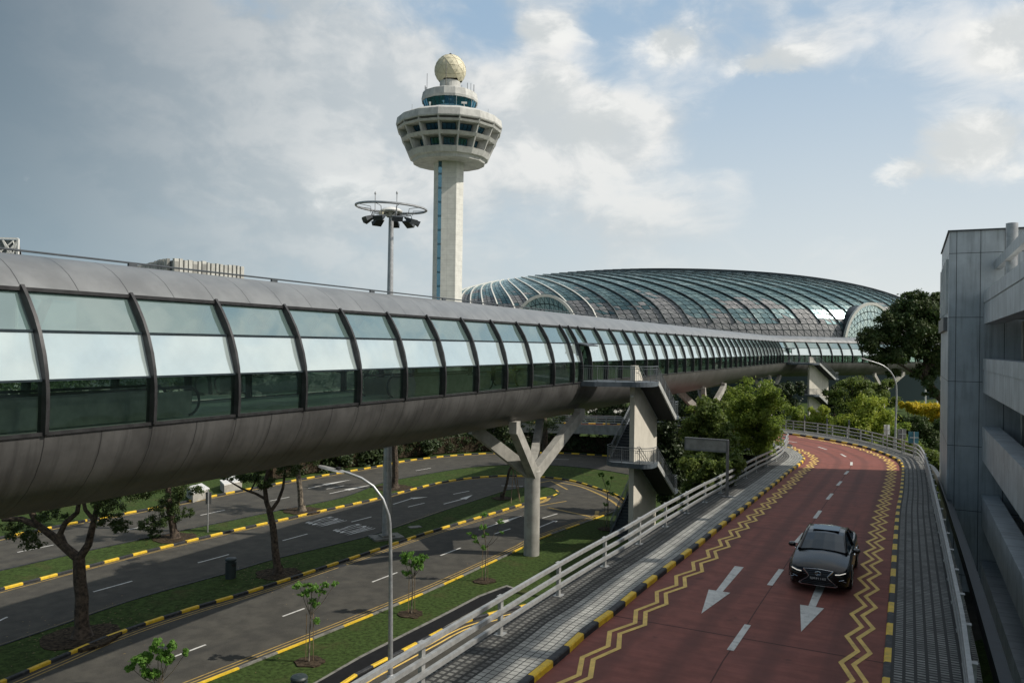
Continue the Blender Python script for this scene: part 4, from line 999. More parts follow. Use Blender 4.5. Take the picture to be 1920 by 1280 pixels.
for i in range(9):
    a = 2 * math.pi * i / 9 + .2; o = RG(1.62, a, -.55); d = Vector((math.cos(a), math.sin(a), 0)); s_ = Vector((-d.y, d.x, 0)); ax = (d * .9 - Vector((0, 0, .42))).normalized(); up = s_.cross(ax)
    mb = MB(); vs = [o + s_ * .30 * i_ + up * .05 * j_ - ax * .32 for i_, j_ in ((-1, -1), (1, -1), (1, 1), (-1, 1))] + [o + s_ * .36 * i_ + up * .16 * j_ + ax * .34 for i_, j_ in ((-1, -1), (1, -1), (1, 1), (-1, 1))]
    mb.add(vs, [(0, 1, 2, 3), (7, 6, 5, 4), (0, 4, 5, 1), (1, 5, 6, 2), (2, 6, 7, 3), (3, 7, 4, 0)])
    fl = mb.build('floodlight', M_dkmet, HM)
    MB().tube([RG(.3, a, -.15), RG(1.35, a, -.12), RG(1.45, a, -.45)], .035, 5).tube([RG(1.45, a, -.1), RG(1.5, a, .2), RG(2.38, a, .28)], .022, 4).build('bracket', M_dkmet, HM)
for a in (3.4, 5.2): MB().tube([RG(1.1, a, -.2), RG(1.1, a, 1.15)], .03, 5).lathe([(.05, 0), (.07, .1), (.03, .2)], 6, tuple(RG(1.1, a, 1.1))).build('lightning_rod', M_pole, HM)
MB().box(MX - .55, MY - .7, MZ - .5, .3, .25, .45, .3).build('control_box', M_cream, HM)

# ------------------------------------------------------------------ glass dome
DX, DY, DA, DC, ZB = 50.5, 262.0, 84.0, 66.0, 24.2
pole = (-.50, .10)
def dome_z(rho_):                          # height above the eye for elliptical radius 0..1
    return ZB * (max(0.0, 1 - rho_ ** 2.35)) ** (1 / 2.75)
def dpt(th, r, twist=-.55, off=0.0):
    w = th + twist * (1 - r)
    ex, ey = math.cos(w), math.sin(w)
    x_ = pole[0] * (1 - r) + ex * r; y_ = pole[1] * (1 - r) + ey * r; rh = min(1.0, math.hypot(x_, y_))
    return Vector((DX + x_ * (DA + off), DY + y_ * (DC + off), CZ + dome_z(rh) + off * .9 * (1 - r * .4)))
DM = thing('glass_dome', 'huge low glass and mauve panel dome with slanting ribs on the skyline', 'dome', (DX, DY, 0))
NT, rr = 276, [0.02 + .98 * (1 - (1 - i / 36) ** 1.9) for i in range(37)]
mb = MB(); rnd = random.Random(5)
for i in range(len(rr) - 1):
    for j in range(NT):
        a0, a1 = 2 * math.pi * j / NT, 2 * math.pi * (j + 1) / NT
        q = [dpt(a0, rr[i]), dpt(a1, rr[i]), dpt(a1, rr[i + 1]), dpt(a0, rr[i + 1])]
        zc = q[2].z - CZ
        hsh = math.sin(j // 3 * 12.9898 + i // 3 * 78.233) * 43758.5453; hsh -= math.floor(hsh)
        low = (16.5 + 3.0 * math.sin(a0 * 2 + .6) - zc) / 10
        def pick(extra):
            h = hsh * .72 + rnd.random() * .28 + extra
            if h < low: return 2 if rnd.random() < .7 else 3
            if zc > 16: return 1 if rnd.random() < .35 else 0
            return 0 if rnd.random() < .45 else 4
        mb.add([q[0], q[1], q[2]], [(0, 2, 1)], pick(0), [[(0, 0), (1, 0), (0, 1)]]); mb.add([q[0], q[2], q[3]], [(0, 2, 1)], pick(.06), [[(0, 0), (1, 0), (0, 1)]])
mb.strip([dpt(2 * math.pi * j / NT, 1) for j in range(NT + 1)], [dpt(2 * math.pi * j / NT, 1) - Vector((0, 0, 13.4)) for j in range(NT + 1)], 4)
mb.build('shell', [GL_dt, GL_dl, M_dg1, M_dg2, GL_dd], DM)
for j in range(0, NT, 3):
    a = 2 * math.pi * j / NT; base = dpt(a, .95); left = base.x < DX - 28 and base.y < DY + 20
    if base.y > DY + 40 and not left: continue
    ps = [dpt(a, .46 + .53 * t / 22, off=.22) for t in range(23)]
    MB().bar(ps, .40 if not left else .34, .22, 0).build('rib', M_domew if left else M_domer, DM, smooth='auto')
def arch(cx_px, half, y_top, Yd, rot):
    c0 = AT(cx_px, 660, Yd); R0 = half / FPX * Yd / math.cos(rot); hh = (655 - y_top) / FPX * Yd; ta = Vector((math.cos(rot), math.sin(rot), 0)); na = Vector((-math.sin(rot), math.cos(rot), 0)); zb0 = CZ - 2
    P_ = [Vector((c0.x, Yd, zb0)) + ta * R0 * math.cos(t) + Vector((0, 0, (hh + 2) * math.sin(t) ** .85)) for t in [math.pi * k / 24 for k in range(25)]]
    en = MB().bar(P_, .7, .7).build('entrance_arch', M_domew, DM)
    mb = MB(); mb.strip([p - Vector((0, 0, .3)) for p in P_], [p - Vector((0, 0, .3)) + na * 30 for p in P_], 0); mb.build('vault', M_domer, en)
    mb = MB(); st = 7
    for k in range(24):
        a, b_ = P_[k], P_[k + 1]
        for s_ in range(st):
            f0, f1 = s_ / st, (s_ + 1) / st; q = lambda p, f: Vector((p.x, p.y, zb0 + (p.z - zb0) * f))
            mb.add([q(a, f0), q(b_, f0), q(b_, f1)], [(0, 1, 2)], rnd.choice([0, 0, 1]), [[(0, 0), (1, 0), (0, 1)]]); mb.add([q(a, f0), q(b_, f1), q(a, f1)], [(0, 1, 2)], rnd.choice([0, 0, 1]), [[(0, 0), (1, 0), (0, 1)]])
    mb.build('glazing', [GL_dl, GL_dt] if half < 65 else [GL_dt, GL_dd], en)
arch(1632, 60, 568, 203, R_(21)); arch(1020, 66, 561, 199, R_(-20))

# ------------------------------------------------------------------ far buildings
def fins(name, label, A_, B_, C_, z1, mt1, mt2, step):
    T = thing(name, label, 'building', (B_[0], B_[1], 0))
    pts = [A_, B_, C_, (A_[0] + C_[0] - B_[0], A_[1] + C_[1] - B_[1])]
    mb = MB(); mb.prism(pts, 0, z1 - .6); mb.build('wall', mt2, T)
    for (p, q) in ((A_, B_), (B_, C_)):
        mb = MB(); L = math.dist(p, q); n = int(L / step); dx_, dy_ = (q[0] - p[0]) / L, (q[1] - p[1]) / L; nx, ny = dy_, -dx_
        if nx * (0 - p[0]) + ny * (0 - p[1]) < 0: nx, ny = -nx, -ny
        for k in range(n):
            r = random.Random(k * 7 + int(p[0]) ); w = step * r.choice([.55, .7, .8, .9])
            t = (k + .5) * step; mb.obox((p[0] + dx_ * t + nx * .5, p[1] + dy_ * t + ny * .5, z1 / 2 + r.uniform(-.3, .2)), (dx_ * w / 2, dy_ * w / 2, 0), (nx * .4, ny * .4, 0), (0, 0, z1 / 2))
        mb.build('fin_screen', mt1, T)
    return T
c1, c2, c3 = AT(150, 484, 300), AT(323, 484, 215), AT(456, 497, 236)
M_fin = mat('pale_fin_cladding', (.42, .42, .39), .6, var=.15, scale=.3, cfun=joints(1.2, 4.0, .12, .55))
M_finb = mat('dark_fin_wall', (.10, .12, .13), .6, var=.2)  # plain dark wall colour behind fins and lattice, also the office windows
fins('hotel_building', 'pale hotel building with vertical fins showing above the tube roof', tuple(c1)[:2], tuple(c2)[:2], tuple(c3)[:2], c2.z, M_fin, M_finb, 1.5)
c = AT(36, 448, 210); T = thing('lattice_building', 'building with white crisscross lattice screen at the far left above the tube', 'building', (c.x, c.y, 0))
MB().prism([(c.x, c.y), (c.x - 22, c.y - 3), (c.x - 34, c.y + 18), (c.x - 12, c.y + 18)], 0, c.z - .3).build('wall', M_finb, T)
mb = MB(); rl = random.Random(3)
for k in range(-1, 24):
    for s_ in (-1, 1):
        for zz in (0, 5.5):
            x0 = c.x - 22 + k * 1.6 + rl.uniform(-.6, .6); z0 = c.z - 6 - zz; a = Vector((x0, c.y - 3.5 + (x0 - c.x + 22) / 22 * 3, z0)); b_ = Vector((x0 + s_ * rl.uniform(2.5, 6), c.y - .5, z0 + 5.5))
            b_.x = min(max(b_.x, c.x - 22), c.x); a.x = min(max(a.x, c.x - 22), c.x); b_.y = c.y - 3.5 + (b_.x - c.x + 22) / 22 * 3
            mb.bar([a, b_], .28, .28)
mb.build('lattice_screen', M_white, T)
MB().bar([(c.x, c.y - .4, 0), (c.x, c.y - .4, c.z)], .5, .5).bar([(c.x - 22, c.y - 3.4, c.z), (c.x, c.y - .4, c.z)], .4, .4).build('edge_frame', M_white, T)
T = thing('office_block', 'pale low building with open storeys seen beneath the far end of the tube', 'building', (75, 215, 0))
for k in range(4): MB().box(85, 232, 1 + k * 4.0, 80, 14, 1.3, .1).build('floor_slab', M_conc, T)
MB().box(85, 233, 0, 78, 12, 14, .1).build('wall', M_conc, T)
for k in range(3):
    for j in range(16): MB().box(49 + j * 4.7, 222.6 + j * .47, 3 + k * 4.0, 3.2, .3, 1.6, .1).build('window', M_finb, T)

# ------------------------------------------------------------------ car park building (right)
def CPt(p, q, z): return PQ(p, q, z + CZ)
CP = thing('car_park_building', 'grey panelled multi-storey car park with stepped parapets beside the ramp', 'car park', tuple(PQ(51.3, 2.0, 0)))
def cbox(mb, p0, p1, q0, q1, z0, z1, mi=0):
    c = (CPt(p0, q0, z0) + CPt(p1, q1, z1)) / 2
    return mb.obox(c, Vector((CS, -SN, 0)) * (q1 - q0) / 2, Vector((SN, CS, 0)) * (p1 - p0) / 2, (0, 0, (z1 - z0) / 2), mi)
mb = MB()
def wq(a, b_, z0, z1, uo=0):
    L = (b_ - a).length; mb.add([Vector((a.x, a.y, CZ + z0)), Vector((b_.x, b_.y, CZ + z0)), Vector((b_.x, b_.y, CZ + z1)), Vector((a.x, a.y, CZ + z1))], [(0, 1, 2, 3)], 0, [[(uo, z0 + 50), (uo + L, z0 + 50), (uo + L, z1 + 50), (uo, z1 + 50)]])
TOPZ = 6.75
c0, c1, c2, c3 = PQ(51.3, 1.98), PQ(51.3, 30), PQ(62.8, 30), PQ(62.8, 1.98)
wq(c0, c1, -CZ, TOPZ); wq(c1, c2, -CZ, TOPZ); wq(c2, c3, -CZ, TOPZ); wq(c3, c0, -CZ, TOPZ, 3)
mb.add([CPt(51.3, 1.98, TOPZ), CPt(51.3, 30, TOPZ), CPt(62.8, 30, TOPZ), CPt(62.8, 1.98, TOPZ)], [(0, 1, 2, 3)])
mb.build('stair_block', M_panel, CP)
mb = MB(); cbox(mb, 51.2, 62.9, 1.9, 2.15, TOPZ, TOPZ + .08); cbox(mb, 51.2, 51.45, 2.15, 30, TOPZ, TOPZ + .08); mb.build('coping', M_dkmet, CP)
mb = MB()      # sign box on the ramp side of the block, seen edge-on
for k, (p0, w) in enumerate([(52.2, .5), (54.0, .45), (56.0, .5), (58.5, .5), (60.5, .5)]): cbox(mb, p0, p0 + w, 1.84, 1.98, 2.2, 5.3)
mb.build('sign_letters', M_white, CP)
mb = MB(); cbox(mb, 52.9, 61.5, 1.78, 1.975, 1.2, 2.0); mb.build('sign_panel', M_signg, CP)
PB = 14
bands = [(3.3, 1.52), (-.37, -2.24), (-4.1, -5.97), (-7.86, -9.6), (-11.5, -13.3)]
for i, (zt, zb) in enumerate(bands):
    mb = MB(); q0 = 3.68; L = 50.95 - PB
    def face(a, b_, z0, z1, u0, u1): mb.add([CPt(a[0], a[1], z0), CPt(b_[0], b_[1], z0), CPt(b_[0], b_[1], z1), CPt(a[0], a[1], z1)], [(0, 1, 2, 3)], 0, [[(u0, z0 - zt + 4), (u1, z0 - zt + 4), (u1, z1 - zt + 4), (u0, z1 - zt + 4)]])
    jz = zt - .62
    cbox(mb, PB, 50.95, q0 + .02, q0 + .78, zb, zt - .06)
    face((50.95, q0), (PB, q0), zb, jz - .03, 0, L); face((50.95, q0 - .03), (PB, q0 - .03), jz, zt, 0, L)
    face((50.95, q0 + .8), (50.95, q0 - .03), zb, zt, 0, .8)
    mb.add([CPt(50.95, q0 - .03, zt), CPt(50.95, q0 + .8, zt), CPt(PB, q0 + .8, zt), CPt(PB, q0 - .03, zt)], [(0, 1, 2, 3)], 0, [[(0, 1.2), (0, 2), (L, 2), (L, 1.2)]])
    face((PB, q0 + .8), (50.95, q0 + .8), zb, zt, 0, L)
    mb.build('parapet', M_parap, CP)
    sl_ = MB(); cbox(sl_, PB, 50.9, q0 + .8, 30, zb + .25, zb + .6); sl_.build('floor_slab', M_conc, CP)
for k, (p, q) in enumerate([(46.8, 4.55), (39.6, 4.6), (31.5, 4.6), (22, 4.6)]):
    c = PQ(p, q); MB().lathe([(.27, CZ + 2.8), (.27, CZ + 6.45), (.0, CZ + 6.5)], 20, (c.x, c.y, 0)).build('roof_column', M_pole, CP, smooth='auto')
mb = MB(); cbox(mb, PB, 51.2, 4.2, 4.5, 4.55, 5.05); mb.build('roof_beam', M_panel, CP)
for p in range(16, 50, 8):
    mb = MB(); cbox(mb, p, p + .7, 5.2, 5.9, -13.4, 1.6); mb.build('column', M_conc, CP)
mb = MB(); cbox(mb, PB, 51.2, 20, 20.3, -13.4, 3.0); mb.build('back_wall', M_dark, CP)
mb = MB(); cbox(mb, 39.0, 42.0, 4.9, 5.2, -9.55, -6.6); mb.build('ochre_board', M_ochre, CP)
mb = MB(); cbox(mb, 34.5, 37.5, 4.9, 5.2, -9.55, -6.9); mb.build('ochre_board', M_ochre, CP)
mb = MB(); mb.tube([CPt(45.5, 5.6, 1.4), CPt(45.5, 5.6, 1.0), CPt(44.5, 7, .9), CPt(44.5, 11, .9)], .14, 8); mb.build('drain_pipe', M_white, CP, smooth='auto')
# ledge between ramp and building
mb = MB(); mb.strip([o + Vector((CS, -SN, 0)) * .45 + Vector((0, 0, -.5)) for o in outR[:120]], [o + Vector((CS, -SN, 0)) * .75 + Vector((0, 0, -.5)) for o in outR[:120]]); mb.strip([o + Vector((CS, -SN, 0)) * .45 + Vector((0, 0, -.5)) for o in outR[:120]], [o + Vector((CS, -SN, 0)) * .45 + Vector((0, 0, -1.0)) for o in outR[:120]]); struct(mb.build('ramp_cable_tray', M_dkmet))

# ------------------------------------------------------------------ vegetation
def leaves(clumps, n, size, rs=None, sub=14, droop=0.0, subr=.36):
    """clumps: (centre, (rx, ry, rz)); returns arrays of leaf quads gathered in sub-clumps"""
    rs = rs or rng; C, Rr = [], []
    for c, r in clumps:
        d = rs.normal(size=(sub, 3)); d /= np.linalg.norm(d, axis=1)[:, None]
        C.append(np.array(c) + d * np.array(r) * rs.uniform(.45, .95, (sub, 1))); Rr.append(np.full(sub, (r[0] * r[1] * r[2]) ** (1 / 3) * subr) * rs.uniform(.65, 1.25, sub))
    C = np.concatenate(C); Rr = np.concatenate(Rr); w = Rr ** 2; w /= w.sum()
    k = rs.choice(len(C), n, p=w); d = rs.normal(size=(n, 3)); d /= np.linalg.norm(d, axis=1)[:, None]
    d[:, 2] *= .8; pos = C[k] + d * Rr[k][:, None] * (rs.uniform(0, 1, (n, 1)) ** .5 * np.where(rs.uniform(0, 1, (n, 1)) < .22, rs.uniform(1.0, 1.7, (n, 1)), 1.0))
    nrm = d + rs.normal(size=(n, 3)) * .55 + np.array([0, 0, .35]); nrm /= np.linalg.norm(nrm, axis=1)[:, None]
    t = rs.normal(size=(n, 3)); t[:, 2] -= droop; t -= nrm * (t * nrm).sum(1)[:, None]; t /= np.linalg.norm(t, axis=1)[:, None]; b = np.cross(nrm, t)
    L = size * rs.uniform(.6, 1.3, (n, 1)); v = np.stack([pos - t * L * .5, pos + b * L * .24 + nrm * L * .06, pos + t * L * .5, pos - b * L * .24 + nrm * L * .06], 1).reshape(-1, 3)
    return v
def leafobj(name, v, mt, parent, loc):
    me = bpy.data.meshes.new(name); n = len(v) // 4; v = v - np.array(loc)
    me.vertices.add(len(v)); me.vertices.foreach_set('co', v.astype(np.float32).ravel()); me.loops.add(n * 4); me.loops.foreach_set('vertex_index', np.arange(n * 4, dtype=np.int32))
    me.polygons.add(n); me.polygons.foreach_set('loop_start', np.arange(0, n * 4, 4, dtype=np.int32)); me.update(calc_edges=True); me.materials.append(mt)
    o = bpy.data.objects.new(name, me); SC.collection.objects.link(o)
    if parent is not None: o.parent = parent
    else: o.location = loc
    return o
def limbs(T, paths, mt, name='trunk'):
    mb = MB()
    for P, r0, r1 in paths:
        P = catmull(P, .5) if len(P) > 2 else [Vector(p) for p in P]; n = len(P)
        P = [p + Vector((random.uniform(-.03, .03), random.uniform(-.03, .03), 0)) * r0 * 3 for p in P]
        mb.tube(P, [r0 + (r1 - r0) * i / (n - 1) for i in range(n)], 9, caps=True)
    return mb.build(name, mt, T, smooth='auto')
def EL(px, py, rx, ry, Y, dep=1.0):
    c = AT(px, py, Y); k = Y / FPX; return (tuple(c), (rx * k, rx * k * dep, ry * k))
def tree(name, label, cat, basepx, Y, ells, lm, n, size, r=.18, group=None, mt=None, sub=14, trunk=None, droop=0, dep=1.0):
    cl = [EL(*e[:4], Y + (e[4] if len(e) > 4 else 0), dep) for e in ells]; bx = AT(basepx, 800, Y).x
    T = thing(name, label, cat, (bx, Y, 0), group)
    top = max(cl, key=lambda e: e[0][2])[0]
    ps = [([Vector((bx, Y, -.1)), Vector((bx + .15, Y, top[2] * .3)), Vector((bx * .6 + top[0] * .4, Y, top[2] * .6)), Vector((top[0], Y, top[2]))], r, r * .25)]
    for c, rr_ in cl: ps.append(([Vector((bx, Y, max(.3, c[2] * .45))), Vector(((bx + c[0]) / 2, Y, c[2] * .75)), Vector(c)], r * .5, r * .12))
    if trunk: ps = trunk
    limbs(T, ps, mt or M_bark)
    leafobj('crown', leaves(cl, n, size, sub=sub, droop=droop), lm, T, (bx, Y, 0)); return T
tree('round_tree', 'round sunlit leafy tree beside the inner railing of the ramp bend', 'tree', 1434, 57.5,
     [(1412, 745, 46, 36), (1392, 778, 44, 40), (1436, 765, 36, 42), (1420, 800, 42, 38), (1445, 810, 26, 34), (1430, 838, 26, 22), (1395, 815, 34, 34)], L_mid, 26000, .22, .12, sub=26)
tree('leafy_tree', 'dark leafy tree between the stair tower and the round tree', 'tree', 1335, 52,
     [(1333, 775, 34, 30), (1310, 805, 36, 34), (1352, 812, 34, 34), (1330, 845, 42, 30)], L_far, 17000, .24, .12, sub=22)
tree('leafy_shrub', 'broad shrub spilling behind the ramp railing under the blank direction sign', 'shrub', 1340, 46,
     [(1312, 880, 36, 32), (1350, 885, 34, 34), (1335, 915, 40, 30), (1375, 868, 24, 26), (1300, 925, 26, 30)], L_far, 15000, .24, .10, sub=20)
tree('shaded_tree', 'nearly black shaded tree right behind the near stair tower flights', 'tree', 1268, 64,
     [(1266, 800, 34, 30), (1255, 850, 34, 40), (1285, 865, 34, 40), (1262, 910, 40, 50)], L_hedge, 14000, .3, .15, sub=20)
tree('small_tree', 'small bright tree in front of the second forked column arms', 'tree', 1308, 60, [(1304, 770, 18, 22), (1316, 790, 22, 24)], L_mid, 4500, .22, .07, sub=12)
by = 95.0; BT = lambda x, y, dy=0: AT(x, y, by + dy)
tree('rain_tree', 'large dark spreading tree beside the car park corner, rising over the tube', 'tree', 1800, by,
     [(1695, 622, 52, 34), (1650, 645, 34, 20), (1628, 630, 22, 14), (1736, 590, 40, 34), (1700, 585, 34, 22), (1668, 600, 22, 20), (1755, 640, 44, 40), (1800, 590, 50, 50), (1690, 665, 48, 16), (1735, 700, 26, 26), (1652, 672, 26, 12), (1675, 700, 16, 8), (1790, 680, 40, 40), (1840, 640, 40, 50), (1715, 555, 24, 10), (1755, 560, 26, 12), (1745, 735, 16, 10)],
     L_warm, 85000, .34, sub=26, trunk=[([Vector((BT(1800, 800).x, by, -.1)), BT(1795, 790), BT(1760, 742), BT(1733, 700), BT(1742, 650), BT(1738, 590)], .75, .12), ([BT(1745, 720), BT(1712, 698), BT(1688, 684), BT(1660, 672)], .26, .06), ([BT(1740, 690), BT(1722, 650), BT(1696, 625)], .2, .05), ([BT(1733, 700), BT(1770, 650), BT(1800, 600)], .35, .08)])
tree('leafy_bush', 'big lime green bush mass behind the outer railing left of the far lamp', 'bush', 1620, 92, [(1625, 762, 34, 24), (1600, 790, 42, 30), (1645, 795, 44, 32), (1580, 815, 34, 24), (1625, 835, 50, 30)], L_lime, 20000, .34, .15, sub=20)
tree('leafy_bush', 'mid green bush right of the far lamp pole above the railing', 'bush', 1682, 84, [(1680, 815, 26, 26), (1695, 838, 26, 22), (1672, 845, 30, 22)], L_mid, 9000, .30, .10, sub=16)
tree('leafy_tree', 'dark green tree in front of the distant stair tower right side', 'tree', 1598, 118, [(1598, 728, 36, 20), (1572, 745, 26, 20), (1620, 748, 26, 18), (1600, 765, 46, 26)], L_far, 10000, .42, .2, sub=16)
tree('leafy_tree', 'thin olive tree in front of the vine covered column', 'tree', 1655, 120, [(1652, 722, 26, 14), (1664, 745, 24, 18), (1640, 745, 24, 18)], L_far, 7000, .38, .15, sub=14)
tree('leafy_bush', 'pointed lime bush below the distant stair tower', 'bush', 1532, 100, [(1535, 775, 18, 18), (1522, 795, 34, 18), (1548, 800, 30, 20)], L_lime, 8000, .34, .10, sub=14)
tree('leafy_bush', 'low bush between the round tree and the distant stair tower', 'bush', 1490, 104, [(1485, 775, 26, 16), (1500, 790, 26, 14), (1478, 800, 26, 16)], L_mid, 6000, .34, .10, sub=14)
tree('shaded_tree', 'black green tree under the bend of the tube', 'tree', 1462, 128, [(1465, 738, 26, 22), (1490, 730, 18, 20), (1470, 765, 36, 24)], L_hedge, 8000, .42, .2, sub=16)
tree('shaded_tree', 'dark tree beside the right edge of the distant stair wall', 'tree', 1563, 134, [(1562, 738, 16, 24), (1568, 770, 22, 20)], L_hedge, 5000, .42, .2, sub=12)
tree('yellow_bush', 'yellow blossoming bush left of the car park corner', 'bush', 1712, 101, [(1708, 762, 20, 10), (1725, 768, 20, 10), (1698, 758, 10, 8)], L_yel, 6500, .28, .08, sub=14)
tree('yellow_bush', 'yellow blossoming bush touching the car park corner', 'bush', 1752, 98, [(1752, 766, 22, 13), (1770, 770, 22, 14), (1738, 776, 14, 9), (1756, 790, 20, 12)], L_yel, 7000, .28, .08, sub=14)
tree('leafy_bush', 'dark green bush below the yellow blossoms', 'bush', 1725, 94, [(1712, 792, 30, 20), (1748, 800, 30, 22), (1735, 830, 40, 26), (1700, 815, 26, 22)], L_dark, 14000, .32, .12, sub=18)
tree('leafy_bush', 'shaded bush behind the blue sign outside the railing bend', 'bush', 1735, 76, [(1725, 850, 28, 22), (1752, 862, 26, 30), (1740, 900, 34, 30), (1770, 880, 26, 40)], L_far, 12000, .28, .10, sub=18)
# dark trees beyond the far road, seen beneath the tube
bk = [(600, 84, 830, 'first dark tree of the row beyond the far road, at its left end'), (672, 88, 812, 'dark tree beyond the far road just left of the floodlight mast'), (752, 95, 805, 'dark tree beyond the far road right of the floodlight mast'),
      (835, 101, 800, 'dark tree beyond the far road midway between mast and forked column'), (915, 102, 792, 'dark tree beyond the far road left of the forked column'), (1000, 103, 785, 'dark tree beyond the far road behind the forked column arms'),
      (1225, 100, 770, 'dark tree beyond the far road hidden by the near stair wall')]
for i, (px, Y, py, lab) in enumerate(bk):
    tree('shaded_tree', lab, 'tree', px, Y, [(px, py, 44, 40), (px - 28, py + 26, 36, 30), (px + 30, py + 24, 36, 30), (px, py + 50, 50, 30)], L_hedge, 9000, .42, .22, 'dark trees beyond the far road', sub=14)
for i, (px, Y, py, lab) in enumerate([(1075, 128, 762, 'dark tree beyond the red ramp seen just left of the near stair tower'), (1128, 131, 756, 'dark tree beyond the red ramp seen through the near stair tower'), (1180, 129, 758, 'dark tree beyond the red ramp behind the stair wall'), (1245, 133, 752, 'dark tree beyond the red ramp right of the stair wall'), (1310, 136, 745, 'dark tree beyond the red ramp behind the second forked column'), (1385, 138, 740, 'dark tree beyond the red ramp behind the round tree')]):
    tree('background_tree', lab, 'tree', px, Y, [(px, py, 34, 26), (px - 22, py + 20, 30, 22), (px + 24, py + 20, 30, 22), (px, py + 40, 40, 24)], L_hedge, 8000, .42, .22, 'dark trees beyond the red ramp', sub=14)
hd = offset(kF, -2.4)
def hedge(name, label, P, w, h, lm, n, size, group=None):
    c0 = P[len(P) // 2]; T = thing(name, label, 'hedge', (c0.x, c0.y, 0), group); Q = resample(P, 1.2); cl = [((p.x, p.y, h * .5), (w * .62, w * .62, h * .55)) for p in Q]
    leafobj('foliage', leaves(cl, n, size, sub=9, subr=.5), lm, T, (c0.x, c0.y, 0))
    mb = MB(); mb.bar([(p.x, p.y, h * .4) for p in Q], w * .5, h * .7); mb.build('stem_mass', M_soil, T); return T
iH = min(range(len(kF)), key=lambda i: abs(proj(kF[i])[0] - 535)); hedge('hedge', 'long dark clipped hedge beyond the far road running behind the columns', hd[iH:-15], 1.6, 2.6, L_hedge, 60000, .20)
# far woods: one mass nobody could count
cl = []
rw = np.random.default_rng(4)
for i in range(120):
    a = rw.uniform(-30, 230); Y = 250 + rw.uniform(-12, 40) + abs(a - 60) * .1; h = rw.uniform(5, 9.5); cl.append(((a, Y, h * .5), (6, 5, h * .6)))
for i in range(60):
    a = rw.uniform(-190, -20); Y = 190 + rw.uniform(-12, 30); h = rw.uniform(4, 8); cl.append(((a, Y, h * .5), (6, 5, h * .6)))
struct(leafobj('far_woods', leaves(cl, 46000, 1.1, rw, sub=10), L_hedge, None, (0, 250, 0)), 'stuff')

# roadside trees under the tube
def road_tree(name, label, base, forks, clumps, r, n=0, size=.16, mt=None, lm=L_dark, group='roadside trees on the medians', mulch=True):
    b0 = G(*base, .1); Y = b0.y; T = thing(name, label, 'tree', (b0.x, b0.y, 0), group)
    A_ = lambda x, y: AT(x, y, Y)
    ps = []
    for pts, r0, r1 in forks: ps.append(([A_(*p) if p != 'b' else Vector((b0.x, b0.y, -.05)) for p in pts], r0, r1))
    mb_r = MB(); mb_r.lathe([(r * 2.1, -.05), (r * 1.5, .12), (r * 1.1, .5)], 10, (b0.x, b0.y, .05)); mb_r.build('root_flare', mt or M_bark, T, smooth='auto')
    limbs(T, ps, mt or M_bark)
    cl = [EL(*e[:4], Y + (e[4] if len(e) > 4 else 0)) for e in clumps]
    if n: leafobj('crown', leaves(cl, int(n * 1.3), size * .8, sub=22, subr=.30, droop=.7), lm, T, (b0.x, b0.y, 0))
    if mulch:
        mb = MB(); k = 18; rr_ = random.Random(int(base[0])); mb.prism([(b0.x + (r * 5 + .2) * rr_.uniform(.85, 1.1) * math.cos(2 * math.pi * j / k), b0.y + (r * 5 + .2) * rr_.uniform(.85, 1.1) * math.sin(2 * math.pi * j / k)) for j in range(k)], 0, .13); mb.build('mulch_ring', M_soil, T)
    return T
road_tree('roadside_tree', 'thick dark forked tree on the near median at the left edge', (154, 1193),
    [(['b', (154, 1150), (151, 1090), (147, 1042)], .32, .25), ([(147, 1046), (125, 1028), (100, 1005), (72, 985), (40, 972), (5, 973)], .22, .10), ([(147, 1046), (122, 1024), (113, 1000), (122, 980), (145, 960), (150, 930)], .17, .09), ([(150, 1044), (166, 1020), (173, 990), (178, 965), (188, 930)], .19, .10), ([(72, 985), (60, 960), (55, 900)], .16, .08), ([(176, 975), (160, 955), (150, 900)], .10, .06)],
    [(45, 1000, 32, 14), (60, 1020, 24, 12), (95, 965, 30, 12), (28, 985, 26, 10), (205, 968, 30, 14), (225, 985, 24, 12), (215, 940, 40, 20), (130, 890, 80, 30), (40, 880, 70, 30), (200, 870, 60, 30)], .30, 15000, .15)
road_tree('roadside_tree', 'slim dark forked tree on the near median behind the litter bin', (522, 1075),
    [(['b', (516, 1030), (512, 985), (505, 955)], .24, .18), ([(506, 958), (500, 940), (497, 915), (502, 880), (505, 840)], .15, .08), ([(510, 955), (522, 938), (530, 915), (535, 880)], .11, .06), ([(498, 935), (480, 925), (455, 916), (425, 898)], .09, .03), ([(470, 920), (480, 900), (488, 880)], .05, .03)],
    [(500, 905, 26, 10), (470, 890, 34, 12), (540, 880, 30, 12), (500, 860, 60, 22), (430, 895, 16, 6)], .22, 7000, .16)
road_tree('roadside_tree', 'pale barked trunk on the far median left of the lamp head', (566, 957), [(['b', (563, 925), (560, 895), (558, 878), (556, 840)], .24, .17), ([(558, 880), (572, 872), (585, 866)], .07, .03)], [(560, 850, 50, 16), (540, 870, 14, 6)], .24, 4500, .18, M_barkp)
road_tree('roadside_tree', 'leafy shaded tree on the far median left of the small sign post', (328, 1008), [(['b', (325, 985), (320, 965), (316, 930), (318, 890)], .26, .16), ([(320, 960), (335, 940), (345, 915)], .12, .06)],
    [(310, 950, 34, 16), (275, 985, 22, 12), (290, 1000, 16, 8), (350, 960, 14, 12), (305, 975, 34, 12), (290, 920, 50, 20), (350, 920, 30, 16)], .24, 12000, .16)
road_tree('roadside_tree', 'dark trunk on the far median just right of the floodlight mast', (740, 914), [(['b', (741, 880), (740, 850), (738, 800)], .32, .24), ], [(740, 800, 50, 16)], .3, 3000, .2)
